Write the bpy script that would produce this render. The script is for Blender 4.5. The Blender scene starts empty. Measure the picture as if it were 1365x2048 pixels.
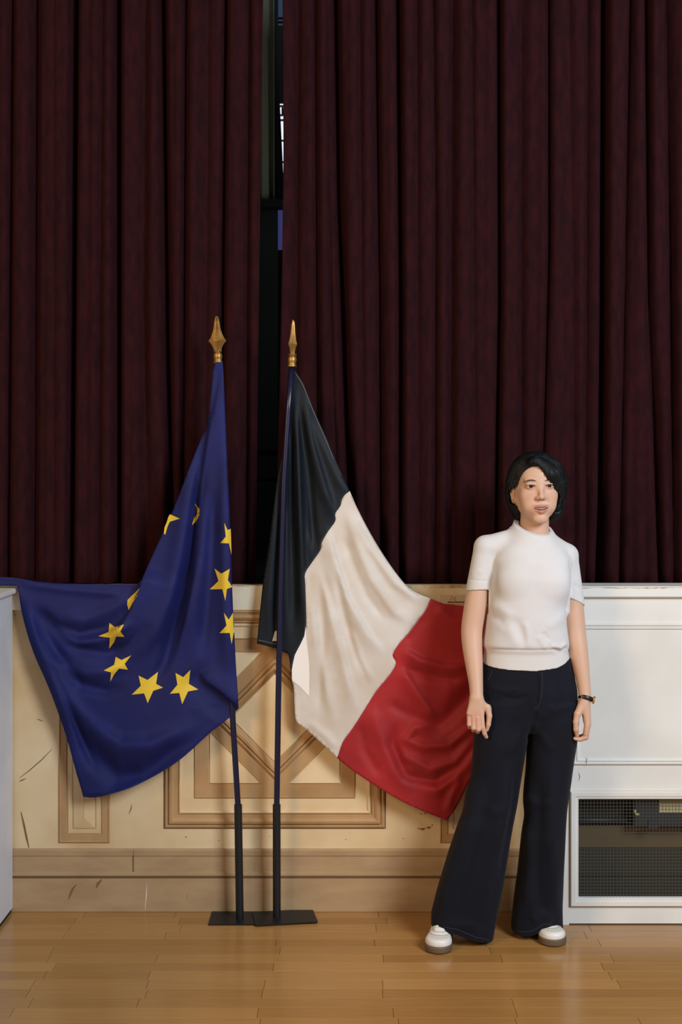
import bpy, bmesh, math, random
import numpy as np
from mathutils import Vector, Matrix
from mathutils.geometry import delaunay_2d_cdt

# ------------------------------------------------------------------ camera, light, exposure
SC = bpy.context.scene
COL = SC.collection
FPX, CX, HY, CD, CZ = 2632.0, 682.5, 950.0, 4.65, 1.54     # focal length in px, principal x, horizon y, distance to the wall, eye height
cd = bpy.data.cameras.new('camera'); cam = bpy.data.objects.new('camera', cd); COL.objects.link(cam)
cam.location = (0, -CD, CZ); cam.rotation_euler = (math.pi/2, 0, 0)
cd.sensor_fit = 'HORIZONTAL'; cd.sensor_width = 36; cd.lens = FPX/1365*36
cd.shift_y = -(1024-HY)/1365
cd.clip_start = 0.05; cd.clip_end = 60
SC.camera = cam
SC.view_settings.view_transform = 'Standard'; SC.view_settings.look = 'None'
SC.view_settings.gamma = 1; SC.view_settings.use_curve_mapping = False
SC.view_settings.exposure = 0.0
wd = bpy.data.worlds.new('world'); SC.world = wd; wd.use_nodes = True
wd.node_tree.nodes['Background'].inputs[0].default_value = (1.0, 0.88, 0.76, 1)
wd.node_tree.nodes['Background'].inputs[1].default_value = 0.20

def area(name, loc, target, sx, sy, power, color):
    l = bpy.data.lights.new(name, 'AREA'); l.shape = 'RECTANGLE'; l.size = sx; l.size_y = sy
    l.energy = power; l.color = color
    o = bpy.data.objects.new(name, l); COL.objects.link(o); o.location = loc
    o.rotation_euler = (Vector(target)-Vector(loc)).to_track_quat('-Z', 'Y').to_euler()
    return o
area('hall_window_light', (2.9, -4.6, 3.5), (0.3, 0, 0.8), 1.6, 2.0, 290, (0.80, 0.89, 1.0))
area('hall_lamp_light', (-2.7, -3.9, 2.9), (0, 0, 0.6), 1.2, 1.4, 92, (1.0, 0.70, 0.40))
area('drape_fill_light', (0.5, 0.7, 2.6), (-0.25, 1.5, 2.9), 0.2, 0.2, 1.6, (0.9, 1.0, 0.9))  # unseen fill light, added to brighten the grey green drape

# ------------------------------------------------------------------ helpers
def W(px, py, Y=0.0):
    s = FPX/(CD+Y)
    return Vector(((px-CX)/s, Y, CZ-(py-HY)/s))
def WX(px, Y=0.0): return (px-CX)*(CD+Y)/FPX
def WZ(py, Y=0.0): return CZ-(py-HY)*(CD+Y)/FPX

def lin(c):
    out = []
    for v in c[:3]:
        v = v/255.0
        out.append(v/12.92 if v <= 0.04045 else ((v+0.055)/1.055)**2.4)
    return (out[0], out[1], out[2], 1.0)

def mat(name, c, rough=0.6, c2=None, nscale=8.0, stretch=(1,1,1), bump=0.0, bscale=60.0, metal=0.0, sheen=0.0, sheen_tint=None,
        spec=0.5, coat=0.0, sss=0.0, emit=None, estr=0.0, ramp=(0.35,0.65), attr=None, aniso_stretch=None):
    m = bpy.data.materials.new(name); m.use_nodes = True
    nt = m.node_tree; N = nt.nodes; L = nt.links; b = N['Principled BSDF']
    b.inputs['Base Color'].default_value = lin(c); b.inputs['Roughness'].default_value = rough
    b.inputs['Metallic'].default_value = metal; b.inputs['Specular IOR Level'].default_value = spec
    b.inputs['Coat Weight'].default_value = coat; b.inputs['Coat Roughness'].default_value = 0.15
    b.inputs['Sheen Weight'].default_value = sheen
    if sheen_tint: b.inputs['Sheen Tint'].default_value = lin(sheen_tint); b.inputs['Sheen Roughness'].default_value = 0.4
    if sss:
        b.inputs['Subsurface Weight'].default_value = sss; b.inputs['Subsurface Radius'].default_value = (0.012, 0.005, 0.003)
        b.inputs['Subsurface Scale'].default_value = 1.0
    if emit:
        b.inputs['Emission Color'].default_value = lin(emit); b.inputs['Emission Strength'].default_value = estr
    tc = N.new('ShaderNodeTexCoord'); mp = N.new('ShaderNodeMapping'); L.new(tc.outputs['Object'], mp.inputs[0])
    mp.inputs['Scale'].default_value = stretch
    if c2 is not None:
        n = N.new('ShaderNodeTexNoise'); n.inputs['Scale'].default_value = nscale; n.inputs['Detail'].default_value = 6
        L.new(mp.outputs[0], n.inputs['Vector'])
        r = N.new('ShaderNodeValToRGB'); r.color_ramp.elements[0].position = ramp[0]; r.color_ramp.elements[1].position = ramp[1]
        r.color_ramp.elements[0].color = lin(c); r.color_ramp.elements[1].color = lin(c2)
        L.new(n.outputs['Fac'], r.inputs[0]); col = r.outputs[0]
        L.new(col, b.inputs['Base Color'])
    if attr:
        a = N.new('ShaderNodeAttribute'); a.attribute_name = attr
        L.new(a.outputs['Color'], b.inputs['Base Color'])
    if bump:
        n2 = N.new('ShaderNodeTexNoise'); n2.inputs['Scale'].default_value = bscale; n2.inputs['Detail'].default_value = 4
        L.new(mp.outputs[0], n2.inputs['Vector'])
        bp = N.new('ShaderNodeBump'); bp.inputs['Strength'].default_value = bump; bp.inputs['Distance'].default_value = 0.004
        L.new(n2.outputs['Fac'], bp.inputs['Height']); L.new(bp.outputs[0], b.inputs['Normal'])
    return m

def mesh_obj(name, verts, faces, m, parent=None, smooth=False):
    me = bpy.data.meshes.new(name); me.from_pydata([tuple(v) for v in verts], [], [tuple(f) for f in faces]); me.update()
    if m: me.materials.append(m)
    if smooth: me.shade_smooth()
    o = bpy.data.objects.new(name, me); COL.objects.link(o)
    if parent: o.parent = parent; o.matrix_parent_inverse = Matrix.Translation(-parent.location)
    return o
def bm_obj(name, bm, m, parent=None, smooth=False):
    me = bpy.data.meshes.new(name); bmesh.ops.recalc_face_normals(bm, faces=bm.faces); bm.to_mesh(me); bm.free()
    if m: me.materials.append(m)
    if smooth: me.shade_smooth()
    o = bpy.data.objects.new(name, me); COL.objects.link(o)
    if parent: o.parent = parent; o.matrix_parent_inverse = Matrix.Translation(-parent.location)
    return o
def empty(name, loc, label, cat, group=None):
    o = bpy.data.objects.new(name, None); COL.objects.link(o); o.location = loc; o.empty_display_size = 0.1
    return tag(o, label, cat, group)
def tag(o, label, cat, group=None):
    o['label'] = label; o['category'] = cat
    if group: o['group'] = group
    return o
def struct(o): o['kind'] = 'structure'; return o
def stuff(o): o['kind'] = 'stuff'; return o

def box(bm, x0, x1, y0, y1, z0, z1, bev=0.0):
    c = bmesh.ops.create_cube(bm, size=1)['verts']
    for v in c: v.co = Vector((x0 if v.co.x < 0 else x1, y0 if v.co.y < 0 else y1, z0 if v.co.z < 0 else z1))
    if bev:
        es = list({e for v in c for e in v.link_edges})
        bmesh.ops.bevel(bm, geom=es, offset=bev, segments=2, affect='EDGES')
def boxo(name, x0, x1, y0, y1, z0, z1, m, parent=None, bev=0.0):
    bm = bmesh.new(); box(bm, x0, x1, y0, y1, z0, z1, bev); return bm_obj(name, bm, m, parent)

def tube(bm, pts, radii, seg=12, cap=True):
    pts = [Vector(p) for p in pts]; n = len(pts)
    if not hasattr(radii, '__len__'): radii = [radii]*n
    rings = []; ref = None
    for i, p in enumerate(pts):
        t = (pts[min(i+1, n-1)]-pts[max(i-1, 0)]).normalized()
        if ref is None:
            ref = Vector((0, 1, 0)) if abs(t.y) < 0.9 else Vector((1, 0, 0))
        u = (ref - t*ref.dot(t)).normalized(); w = t.cross(u); ref = u
        rings.append([bm.verts.new(p+(u*math.cos(2*math.pi*k/seg)+w*math.sin(2*math.pi*k/seg))*radii[i]) for k in range(seg)])
    for a, b in zip(rings, rings[1:]):
        for k in range(seg): bm.faces.new((a[k], a[(k+1) % seg], b[(k+1) % seg], b[k]))
    if cap: bm.faces.new(rings[0][::-1]); bm.faces.new(rings[-1])
def loft(bm, rings, cap=True):
    vr = [[bm.verts.new(p) for p in r] for r in rings]; s = len(vr[0])
    for a, b in zip(vr, vr[1:]):
        for k in range(s): bm.faces.new((a[k], a[(k+1) % s], b[(k+1) % s], b[k]))
    if cap: bm.faces.new(vr[0][::-1]); bm.faces.new(vr[-1])

# mitred frame standing on a vertical plane y=Y0, profile = [(inset, height towards the viewer)]
def rect_frame(bm, x0, x1, z0, z1, Y0, profile):
    rings = []
    for ins, h in profile:
        rings.append([(x0+ins, Y0-h, z0+ins), (x1-ins, Y0-h, z0+ins), (x1-ins, Y0-h, z1-ins), (x0+ins, Y0-h, z1-ins)])
    loft(bm, rings, cap=False)
def diamond_frame(bm, cx, cz, Y0, profile):
    loft(bm, [[(cx-r, Y0-h, cz), (cx, Y0-h, cz-r), (cx+r, Y0-h, cz), (cx, Y0-h, cz+r)] for r, h in profile], cap=False)
def plate_poly(bm, pts, Y0, h, bev=0.002):
    c = sum((Vector((p[0], 0, p[1])) for p in pts), Vector())/len(pts)
    r0, r1, r2 = [], [], []
    for x, z in pts:
        d = (c-Vector((x, 0, z))).normalized()*bev
        r0.append((x, Y0, z)); r1.append((x, Y0-h*0.6, z)); r2.append((x+d.x, Y0-h, z+d.z))
    loft(bm, [r0, r1, r2])

# ------------------------------------------------------------------ materials
M = {}
M['cream'] = mat('cream_paint', (228,204,162), 0.55, (206,170,118), 3.0, bump=0.08, bscale=25, ramp=(0.38,0.72))
M['taupe'] = mat('taupe_paint', (188,150,104), 0.55, (166,126,80), 5, bump=0.08, bscale=40)
M['plinth'] = mat('plinth_paint', (182,150,110), 0.6, (168,136,98), 6, stretch=(1,1,3), bump=0.10, bscale=60)
M['line'] = mat('brown_groove_and_shadow', (120,88,55), 0.8)
M['white'] = mat('white_paint', (224,223,217), 0.45, (214,212,205), 4, bump=0.04, bscale=30)
M['coolwhite'] = mat('pale_cool_paint', (212,214,220), 0.5, (202,204,212), 6, bump=0.05, bscale=40)
M['chip'] = mat('chipped_wood', (150,118,78), 0.8, (205,185,150), 40)
M['pink'] = mat('pinkish_filler', (205,178,150), 0.7)
M['fascia'] = mat('fascia_paint', (226,214,188), 0.6, (206,178,130), 5, bump=0.15, bscale=30, ramp=(0.42,0.66))
M['black'] = mat('black_steel', (24,26,28), 0.45, bump=0.05, bscale=200, spec=0.4)
M['navy_pole'] = mat('navy_lacquer', (20,21,50), 0.28, spec=0.5)
M['brass'] = mat('brass', (178,140,76), 0.45, (146,108,54), 30, metal=0.8)
M['dark'] = mat('flat_dark', (22,22,24), 0.9)
M['scuff'] = mat('scuff', (132,96,60), 0.8)
M['scuff_light'] = mat('light_scratch', (226,214,190), 0.8)
# ------------------------------------------------------------------ floor
def wood_material():
    m = bpy.data.materials.new('oak_lacquer'); m.use_nodes = True
    nt = m.node_tree; N = nt.nodes; L = nt.links; b = N['Principled BSDF']
    a = N.new('ShaderNodeAttribute'); a.attribute_name = 'tone'
    g = N.new('ShaderNodeNewGeometry'); mp = N.new('ShaderNodeMapping'); mp.inputs['Scale'].default_value = (2.0, 34.0, 1)
    L.new(g.outputs['Position'], mp.inputs[0])
    n = N.new('ShaderNodeTexNoise'); n.inputs['Scale'].default_value = 2.2; n.inputs['Detail'].default_value = 7; n.inputs['Roughness'].default_value = 0.6
    L.new(mp.outputs[0], n.inputs['Vector'])
    mx = N.new('ShaderNodeMath'); mx.operation = 'MULTIPLY'; mx.inputs[1].default_value = 0.55; L.new(n.outputs['Fac'], mx.inputs[0])
    my = N.new('ShaderNodeMath'); my.operation = 'MULTIPLY_ADD'; my.inputs[1].default_value = 0.45
    L.new(a.outputs['Fac'], my.inputs[0]); L.new(mx.outputs[0], my.inputs[2])
    r = N.new('ShaderNodeValToRGB'); r.color_ramp.elements[0].position = 0.2; r.color_ramp.elements[1].position = 0.8
    r.color_ramp.elements[0].color = lin((156,111,58)); r.color_ramp.elements[1].color = lin((186,138,80))
    L.new(my.outputs[0], r.inputs[0]); L.new(r.outputs[0], b.inputs['Base Color'])
    b.inputs['Roughness'].default_value = 0.22; b.inputs['Specular IOR Level'].default_value = 0.5
    n2 = N.new('ShaderNodeTexNoise'); n2.inputs['Scale'].default_value = 6; L.new(g.outputs['Position'], n2.inputs['Vector'])
    bp = N.new('ShaderNodeBump'); bp.inputs['Strength'].default_value = 0.07; bp.inputs['Distance'].default_value = 0.004
    L.new(n2.outputs['Fac'], bp.inputs['Height']); L.new(bp.outputs[0], b.inputs['Normal'])
    return m
M['oak'] = wood_material()
M['joint'] = mat('dark_joint', (116,80,44), 0.8)
floor = struct(boxo('floor', -2.6, 2.6, -5.6, 0.0, -0.06, -0.003, M['joint']))
rnd = random.Random(7)
ROWH = 0.0705
def plank_geo(x0, x1, y0, y1):
    g = 0.0005; b = 0.0006
    lo = [(x0+g, y0+g, -0.004), (x1-g, y0+g, -0.004), (x1-g, y1-g, -0.004), (x0+g, y1-g, -0.004)]
    mid = [(p[0], p[1], -b) for p in lo]
    top = [(x0+g+b, y0+g+b, 0), (x1-g-b, y0+g+b, 0), (x1-g-b, y1-g-b, 0), (x0+g+b, y1-g-b, 0)]
    v = lo+mid+top; f = [(3,2,1,0), (8,9,10,11)]
    for a in (0, 4):
        for k in range(4): f.append((a+k, a+(k+1) % 4, a+4+(k+1) % 4, a+4+k))
    return v, f
sv, sf, st = [], [], []
y1 = -0.0; row = 0
while y1 > -5.4:
    y0 = y1-ROWH
    joints = []; k = -8
    xs = []
    for k in range(-8, 9):
        if rnd.random() < 0.72 or k in (-8, 8): xs.append(max(-2.55, min(2.55, -0.215+0.352*k+rnd.uniform(-0.028, 0.028))))
    xs = sorted(set(xs))
    for a, b in zip(xs, xs[1:]):
        if b-a < 0.02: continue
        v, f = plank_geo(a, b, y0, y1); tone = rnd.random()
        if y0 > -1.13 and b > -1.25 and a < 1.35:
            o = mesh_obj('plank', v, f, M['oak'], floor)
            at = o.data.attributes.new('tone', 'FLOAT', 'POINT'); at.data.foreach_set('value', [tone]*len(v))
        else:
            n = len(sv); sv += v; sf += [tuple(n+i for i in q) for q in f]; st += [tone]*len(v)
    y1 = y0; row += 1
o = stuff(mesh_obj('planks', sv, sf, M['oak'], floor))
o.data.attributes.new('tone', 'FLOAT', 'POINT').data.foreach_set('value', st)

# ------------------------------------------------------------------ stage front
wall = struct(boxo('wall_back', -2.6, 2.6, 0.0, 0.06, 0.0, 1.150, M['cream']))
bb = struct(boxo('baseboard_back', -2.6, 2.6, -0.014, 0.0, 0.0, WZ(1753), M['plinth'], None, 0.002))
def moulding_run(name, prof, x0, x1, m, parent):       # prof: [(height z, projection)]
    v = []; f = []
    for x in (x0, x1): v += [(x, -p, z) for z, p in prof]
    n = len(prof)
    for i in range(n-1): f.append((i, i+1, n+i+1, n+i))
    return mesh_obj(name, v, f, m, parent)
moulding_run('upper_band', [(WZ(1752), 0), (WZ(1752), .009), (WZ(1749), .013), (WZ(1744), .012), (WZ(1742), .007), (WZ(1712), .006), (WZ(1710), .009), (WZ(1700), .010), (WZ(1697), .008), (WZ(1697), 0)], -2.6, 2.6, M['plinth'], bb)
boxo('band_joint', WX(267.5), WX(268.3), -0.0105, -0.006, WZ(1742), WZ(1699), M['line'], bb)
boxo('groove', -2.6, 2.6, -0.0146, -0.002, WZ(1754.4), WZ(1752.6), M['line'], bb)
# fascia under the curtain
fas = struct(moulding_run('trim_1', [(1.1515, 0), (1.1515, .010), (1.149, .012), (WZ(1219), .012), (WZ(1221), .006), (WZ(1221), 0)], -2.6, 2.6, M['fascia'], None))
rr = random.Random(3)
def chipped_edge(xa, xb, Y, ztop, hmean, parent, seed):
    r2 = random.Random(seed); v = []; f = []; n = int((xb-xa)/0.006); h = hmean
    for i in range(n+1):
        x = xa+(xb-xa)*i/n; h = max(0.0012, min(hmean*2.2, h+r2.uniform(-.0014, .0014)))
        v += [(x, Y, ztop), (x, Y, ztop-h)]
    for i in range(n): f.append((2*i, 2*i+1, 2*i+3, 2*i+2))
    return mesh_obj('chipped_edge', v, f, M['chip'], parent)
chipped_edge(WX(280), WX(1105), -0.0124, 1.1513, 0.0045, fas, 5)
boxo('repair_patch', WX(880), WX(985), -0.0145, -0.010, WZ(1208), WZ(1188.5), M['pink'], fas, 0.001)
boxo('slot', WX(895), WX(975), -0.0152, -0.012, WZ(1205), WZ(1202), M['line'], fas)
# big square panel with the diamond
PX = 566.0
cxp, czp = WX(550), WZ(1436)
def P(v): return v/PX
bm = bmesh.new()
rect_frame(bm, cxp-P(220), cxp+P(220), czp-P(219), czp+P(217), 0.0,
  [(0,-.001),(0,.007),(P(3),.012),(P(5),.012),(P(7),.007),(P(8),.007),(P(10),.017),(P(15),.019),(P(19),.015),(P(22),.009),(P(25),.009),(P(26.5),.005),(P(27),-.001)])
bm_obj('panel_moulding', bm, M['taupe'], wall)
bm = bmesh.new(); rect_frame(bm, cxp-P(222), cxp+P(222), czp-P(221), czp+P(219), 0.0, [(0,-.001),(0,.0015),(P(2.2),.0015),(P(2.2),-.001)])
bm_obj('painted_shadow_line', bm, M['line'], wall)  # flat brown strip painted as the shadow along the moulding's outer edge
bm = bmesh.new(); rect_frame(bm, cxp-P(191), cxp+P(191), czp-P(190), czp+P(189), 0.0, [(0,-.001),(0,.006),(P(2),.008),(P(5),.006),(P(6),.002),(P(6),-.001)])
bm_obj('inner_bead', bm, M['cream'], wall)
bm = bmesh.new(); rect_frame(bm, cxp-P(161), cxp+P(161), czp-P(160), czp+P(160), 0.0, [(0,-.001),(0,.003),(P(1.6),.006),(P(3.2),.003),(P(27),.003),(P(28.5),.0005),(P(28.5),-.001)])
bm_obj('square_frame', bm, M['taupe'], wall)
bm = bmesh.new(); diamond_frame(bm, cxp, czp, 0.0, [(P(158),-.001),(P(157),.0035),(P(122),.0035),(P(121),-.001)])
bm_obj('diamond_border', bm, M['taupe'], wall)
bm = bmesh.new(); diamond_frame(bm, cxp, czp, 0.0, [(P(122),-.001),(P(121),.008),(P(116),.013),(P(112),.013),(P(110),.008),(P(107),.017),(P(100),.018),(P(95),.011),(P(92),.006),(P(89),.003),(P(89),-.001)])
bm_obj('diamond_moulding', bm, M['taupe'], wall)
bm = bmesh.new(); r = P(88); plate_poly(bm, [(cxp-r, czp), (cxp, czp-r), (cxp+r, czp), (cxp, czp+r)], 0.0, .0045)
bm_obj('diamond_field', bm, M['cream'], wall)
for sx in (-1, 1):
    for sz in (-1, 1):
        a = P(130.5); d = P(159)
        p3 = [(cxp+sx*a, czp+sz*a), (cxp+sx*(d-a), czp+sz*a), (cxp+sx*a, czp+sz*(d-a))]
        bm = bmesh.new(); plate_poly(bm, p3, 0.0, .0065, .004); bm_obj('corner_field', bm, M['cream'], wall)
for (xa, xb) in ((118, 220), (880, 982)):
    bm = bmesh.new()
    rect_frame(bm, WX(xa), WX(xb), WZ(1685), WZ(1250), 0.0, [(0,-.001),(0,.004),(P(2),.0075),(P(4),.004),(P(15.5),.0045),(P(17),.001),(P(17),-.001)])
    bm_obj('narrow_frame', bm, M['taupe'], wall)
    bm = bmesh.new()
    rect_frame(bm, WX(xa+19), WX(xb-19), WZ(1666), WZ(1269), 0.0, [(0,-.001),(0,.004),(P(8),.004),(P(9),.0005),(P(10),.0005),(P(10.5),.005),(P(31.8),.013)])
    bm_obj('narrow_field', bm, M['cream'], wall)
# scuffs and scratches in the paint
def streak(pts, w, Y, m, parent, name='scratch'):
    v = []; f = []; n = len(pts)
    for i, (x, y) in enumerate(pts):
        a = pts[max(i-1, 0)]; b = pts[min(i+1, n-1)]; dx, dy = b[0]-a[0], b[1]-a[1]; l = math.hypot(dx, dy) or 1
        ww = w*(0.25+0.75*math.sin(math.pi*min(0.95, max(0.05, i/(n-1)))))
        for s in (1, -1): v.append(W(x-dy/l*ww*s/2, y+dx/l*ww*s/2, Y))
    for i in range(n-1): f.append((2*i, 2*i+1, 2*i+3, 2*i+2))
    return mesh_obj(name, v, f, m, parent)
Yw = -0.0008
streak([(39,1556),(60,1540),(84,1519),(104,1498)], 2.2, Yw, M['scuff'], wall)
streak([(42,1624),(48,1650),(53,1675),(58,1696)], 4.5, Yw, M['scuff'], wall)
streak([(74,1438),(80,1440),(86,1443)], 2, Yw, M['scuff'], wall)
streak([(38,1563),(45,1560),(52,1557)], 2.5, Yw, M['scuff'], wall)
streak([(137,1799),(141,1788),(146,1777),(153,1769)], 5, -0.0146, M['scuff'], bb, 'scuff_mark')
streak([(193,1776),(196,1767),(204,1759)], 6, -0.0146, M['scuff'], bb, 'scuff_mark')
streak([(290,1820),(293,1790),(294,1768)], 2, -0.0146, M['scuff_light'], bb, 'scuff_mark')
streak([(375,1788),(374,1797)], 1.6, -0.0146, M['scuff'], bb, 'scuff_mark')
streak([(258,1628),(262,1618),(264,1609)], 2.2, Yw, M['scuff'], wall)
for (x, y, w) in ((372,1674,4),(438,1681,3),(692,1679,3),(807,1677,3),(842,1628,4),(851,1627,5),(846,1658,10),(858,1655,9),(838,1657,5),(540,1673,2.5),(865,1650,4),(30,1229,3)):
    streak([(x-w/2, y), (x, y+0.5), (x+w/2, y-1)], w*0.5, Yw, M['scuff'], wall, 'paint_chip')
for (x, y) in ((904,1193),(908,1197),(912,1195),(903,1199),(911,1200)):
    streak([(x-1.5, y-1.5), (x, y), (x+1.5, y+1.5)], 2, -0.0149, M['scuff'], fas, 'paint_chip')

# ------------------------------------------------------------------ pale cabinet end at the left edge
cab = empty('cabinet', (-1.45, -0.9, 0), 'pale white cabinet side with an overhanging top at the left edge of the picture', 'cabinet')
XC = WX(27)
boxo('carcass', -1.9, XC, -1.9, -0.012, 0.014, 1.125, M['coolwhite'], cab, 0.002)
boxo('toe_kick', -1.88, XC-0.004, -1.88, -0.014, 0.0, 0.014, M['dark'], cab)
boxo('top_board', -1.93, WX(37), -1.93, -0.012, 1.125, 1.1425, M['white'], cab, 0.003)

# ------------------------------------------------------------------ white grille cover at the right
YF = -0.144
def cx_(px): return WX(px, YF)
def cz_(py): return WZ(py, YF)
cov = empty('radiator_cover', (1.3, -0.08, 0), 'white panelled radiator cover with a wire mesh window, behind the woman at the right', 'radiator cover')
XL, XR = cx_(1106), 2.3
ox0, ox1, oz0, oz1 = cx_(1150), cx_(1640), cz_(1803), cz_(1589)
bm = bmesh.new()
t = 0.018
box(bm, XL, XR, YF, YF+t, oz1, cz_(1194)); box(bm, XL, ox0, YF, YF+t, oz0, oz1); box(bm, ox1, XR, YF, YF+t, oz0, oz1)
box(bm, XL, XR, YF, YF+t, cz_(1847), oz0); box(bm, XL, cx_(1139), YF, YF+t, 0.0, cz_(1847))
bm_obj('front_board', bm, M['white'], cov)
boxo('side_board', XL, XL+t, YF+t, -0.0145, 0.0, cz_(1194), M['white'], cov)
boxo('kick_gap_shade', cx_(1139), XR, YF+.003, YF+.006, 0.0, cz_(1845), M['dark'], cov)  # dark strip painted as the shade in the gap under the board
bm = bmesh.new(); box(bm, XL-0.008, XR, -0.162, -0.013, 1.1225, 1.160, 0.003); bm_obj('ledge', bm, M['white'], cov)
chipped_edge(XL-0.006, 1.6, -0.1626, 1.1572, 0.0022, cov, 11)
bm = bmesh.new()
rect_frame(bm, cx_(1146), cx_(1646), cz_(1529), cz_(1246), YF, [(0,-.001),(0,.004),(P(2),.010),(P(4),.010),(P(6),.004),(P(8),.009),(P(11),.008),(P(13),.003),(P(14),.0035)])
bm_obj('panel_moulding', bm, M['white'], cov)
bm = bmesh.new(); box(bm, cx_(1159), cx_(1633), YF-.0037, YF, cz_(1516), cz_(1259)); bm_obj('panel_field', bm, M['white'], cov)
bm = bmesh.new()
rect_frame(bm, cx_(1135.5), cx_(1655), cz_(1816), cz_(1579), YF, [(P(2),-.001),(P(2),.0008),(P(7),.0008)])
bm_obj('painted_frame_shadow', bm, mat('tan_shadow_paint', (206,176,134), 0.7), cov)  # flat tan ring, its colour painted as the shadow round the grille frame
gf = [(0,-.001),(0,.011),(P(1.5),.014),(P(9),.014),(P(10),.010),(P(14),.010),(P(16),.004),(P(16),-.012)]
bm = bmesh.new(); rect_frame(bm, cx_(1141), cx_(1650), cz_(1811), cz_(1581.5), YF, gf); gfr = bm_obj('grille_frame', bm, M['white'], cov)
bm = bmesh.new()
x = cx_(1157); ym = YF+0.006; w = 0.0007
while x < ox1:
    box(bm, x-w, x+w, ym-w, ym+w, oz0, oz1); x += 0.0112
z = oz0
while z < oz1:
    box(bm, ox0, ox1, ym-w*3, ym-w, z-w, z+w); z += 0.0112
stuff(bm_obj('wire_mesh', bm, mat('wire', (82,82,74), 0.5, metal=0.4), cov))
boxo('shade_board', XL+t, 2.28, -0.024, -0.0146, 0.0, cz_(1585), mat('olive_shade', (58,54,42), 0.8), cov)  # added board, dark olive colour painted as the shade behind the mesh
boxo('shade_rail', XL+t, 2.27, -0.030, -0.0245, WZ(1695,-.03), WZ(1650,-.03), mat('tan_in_shade', (104,86,56), 0.8), cov)  # tan band, its colour toned down to look shaded behind the mesh
boxo('shade_rail', XL+t, 2.27, -0.029, -0.0245, WZ(1752,-.03), WZ(1749,-.03), bpy.data.materials['olive_shade'], cov)
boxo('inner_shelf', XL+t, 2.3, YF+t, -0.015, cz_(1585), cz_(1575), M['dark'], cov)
streak([(1158,1545),(1160.5,1553),(1159,1561)], 2.4, YF-.0006, mat('grey_scuff', (150,146,140), 0.8), cov, 'scuff_mark')
streak([(1174,1513),(1174.5,1522),(1173,1532)], 1.6, YF-.0105, bpy.data.materials['grey_scuff'], cov, 'scuff_mark')
ht = empty('heater', (cx_(1330), -0.07, 0.45), 'dark heater body with a pale louvred vent seen through the wire mesh', 'heater')
M['heater'] = mat('heater_grey', (44,46,50), 0.5)
bm = bmesh.new(); box(bm, WX(1268,-.09), 1.9, -0.095, -0.045, WZ(1652,-.09), cz_(1586), 0.003); box(bm, WX(1296,-.09), WX(1316,-.09), -0.10, -0.095, WZ(1656,-.09), WZ(1638,-.09), 0.002)
bm_obj('housing', bm, M['heater'], ht)
boxo('vent', WX(1319,-.1), 1.75, -0.099, -0.0955, WZ(1625,-.1), WZ(1597,-.1), mat('vent_beige', (190,180,140), 0.6), ht)
bm = bmesh.new(); tube(bm, [(XL+t, -0.05, WZ(1640,-.05)), (WX(1268,-.05), -0.05, WZ(1640,-.05))], 0.010, 10); bm_obj('supply_pipe', bm, M['heater'], ht, True)
bm = bmesh.new(); tube(bm, [(WX(1270,-.1), -0.1, WZ(1620,-.1)), (WX(1272,-.1), -0.112, WZ(1627,-.1)), (WX(1278,-.1), -0.1, WZ(1629,-.1))], 0.005, 8); bm_obj('valve', bm, bpy.data.materials['vent_beige'], ht, True)

# ------------------------------------------------------------------ stage interior
M['stage_black'] = mat('stage_black', (16,17,20), 0.9)
struct(boxo('floor', -2.6, 2.6, 0.06, 5.6, 1.10, 1.149, mat('stage_boards', (44,32,24), 0.6, (34,25,20), 8, stretch=(1,12,1))))
struct(boxo('wall_left', -2.66, -2.6, 0.0, 5.6, 0, 5.2, M['stage_black']))
struct(boxo('wall_right', 2.6, 2.66, 0.0, 5.6, 0, 5.2, M['stage_black']))
struct(boxo('ceiling', -2.66, 2.66, 0.0, 5.6, 5.2, 5.26, M['stage_black']))
YB = 3.6
wx0, wx1, wz0, wz1 = WX(552,YB), WX(552,YB)+0.75, WZ(500,YB), WZ(-10,YB)
bm = bmesh.new()
box(bm, -2.6, wx0, YB, YB+.06, 1.149, 5.2); box(bm, wx1, 2.6, YB, YB+.06, 1.149, 5.2)
box(bm, wx0, wx1, YB, YB+.06, 1.149, wz0); box(bm, wx0, wx1, YB, YB+.06, wz1, 5.2)
box(bm, wx0, wx1, YB-.01, YB+.06, WZ(206,YB), WZ(52,YB)); box(bm, wx0, wx1, YB-.01, YB+.06, WZ(418,YB), WZ(372,YB))
struct(bm_obj('wall_far', bm, M['stage_black']))
win = bpy.data.objects.new('window_1', None); COL.objects.link(win); win.location = (wx0, YB, wz0); struct(win)
boxo('pane', wx0, wx1, YB+.02, YB+.03, WZ(372,YB), WZ(206,YB), mat('daylight_pane', (230,232,245), 0.5, emit=(228,230,250), estr=1.0), win)
boxo('pane', wx0, wx1, YB+.02, YB+.03, WZ(52,YB), wz1, mat('dim_pane', (30,44,60), 0.4, emit=(30,46,64), estr=1.0), win)
boxo('pane', wx0, wx1, YB+.02, YB+.03, wz0, WZ(418,YB), mat('violet_light_pane', (70,72,130), 0.4, emit=(46,48,92), estr=1.0), win)  # added glowing pane, stands in for violet window light in the gap
for y in (212, 230, 240, 281, 324): boxo('glazing_bar', wx0, wx1, YB-.01, YB+.02, WZ(y+.9,YB), WZ(y-.9,YB), M['stage_black'], win)
for y in (36, 44): boxo('glazing_bar', wx0, wx1, YB-.01, YB+.02, WZ(y+.8,YB), WZ(y-.8,YB), M['stage_black'], win)
boxo('casement_latch', WX(564,YB), WX(567,YB), YB-.03, YB+.0, WZ(229,YB), WZ(217,YB), M['stage_black'], win)

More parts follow.
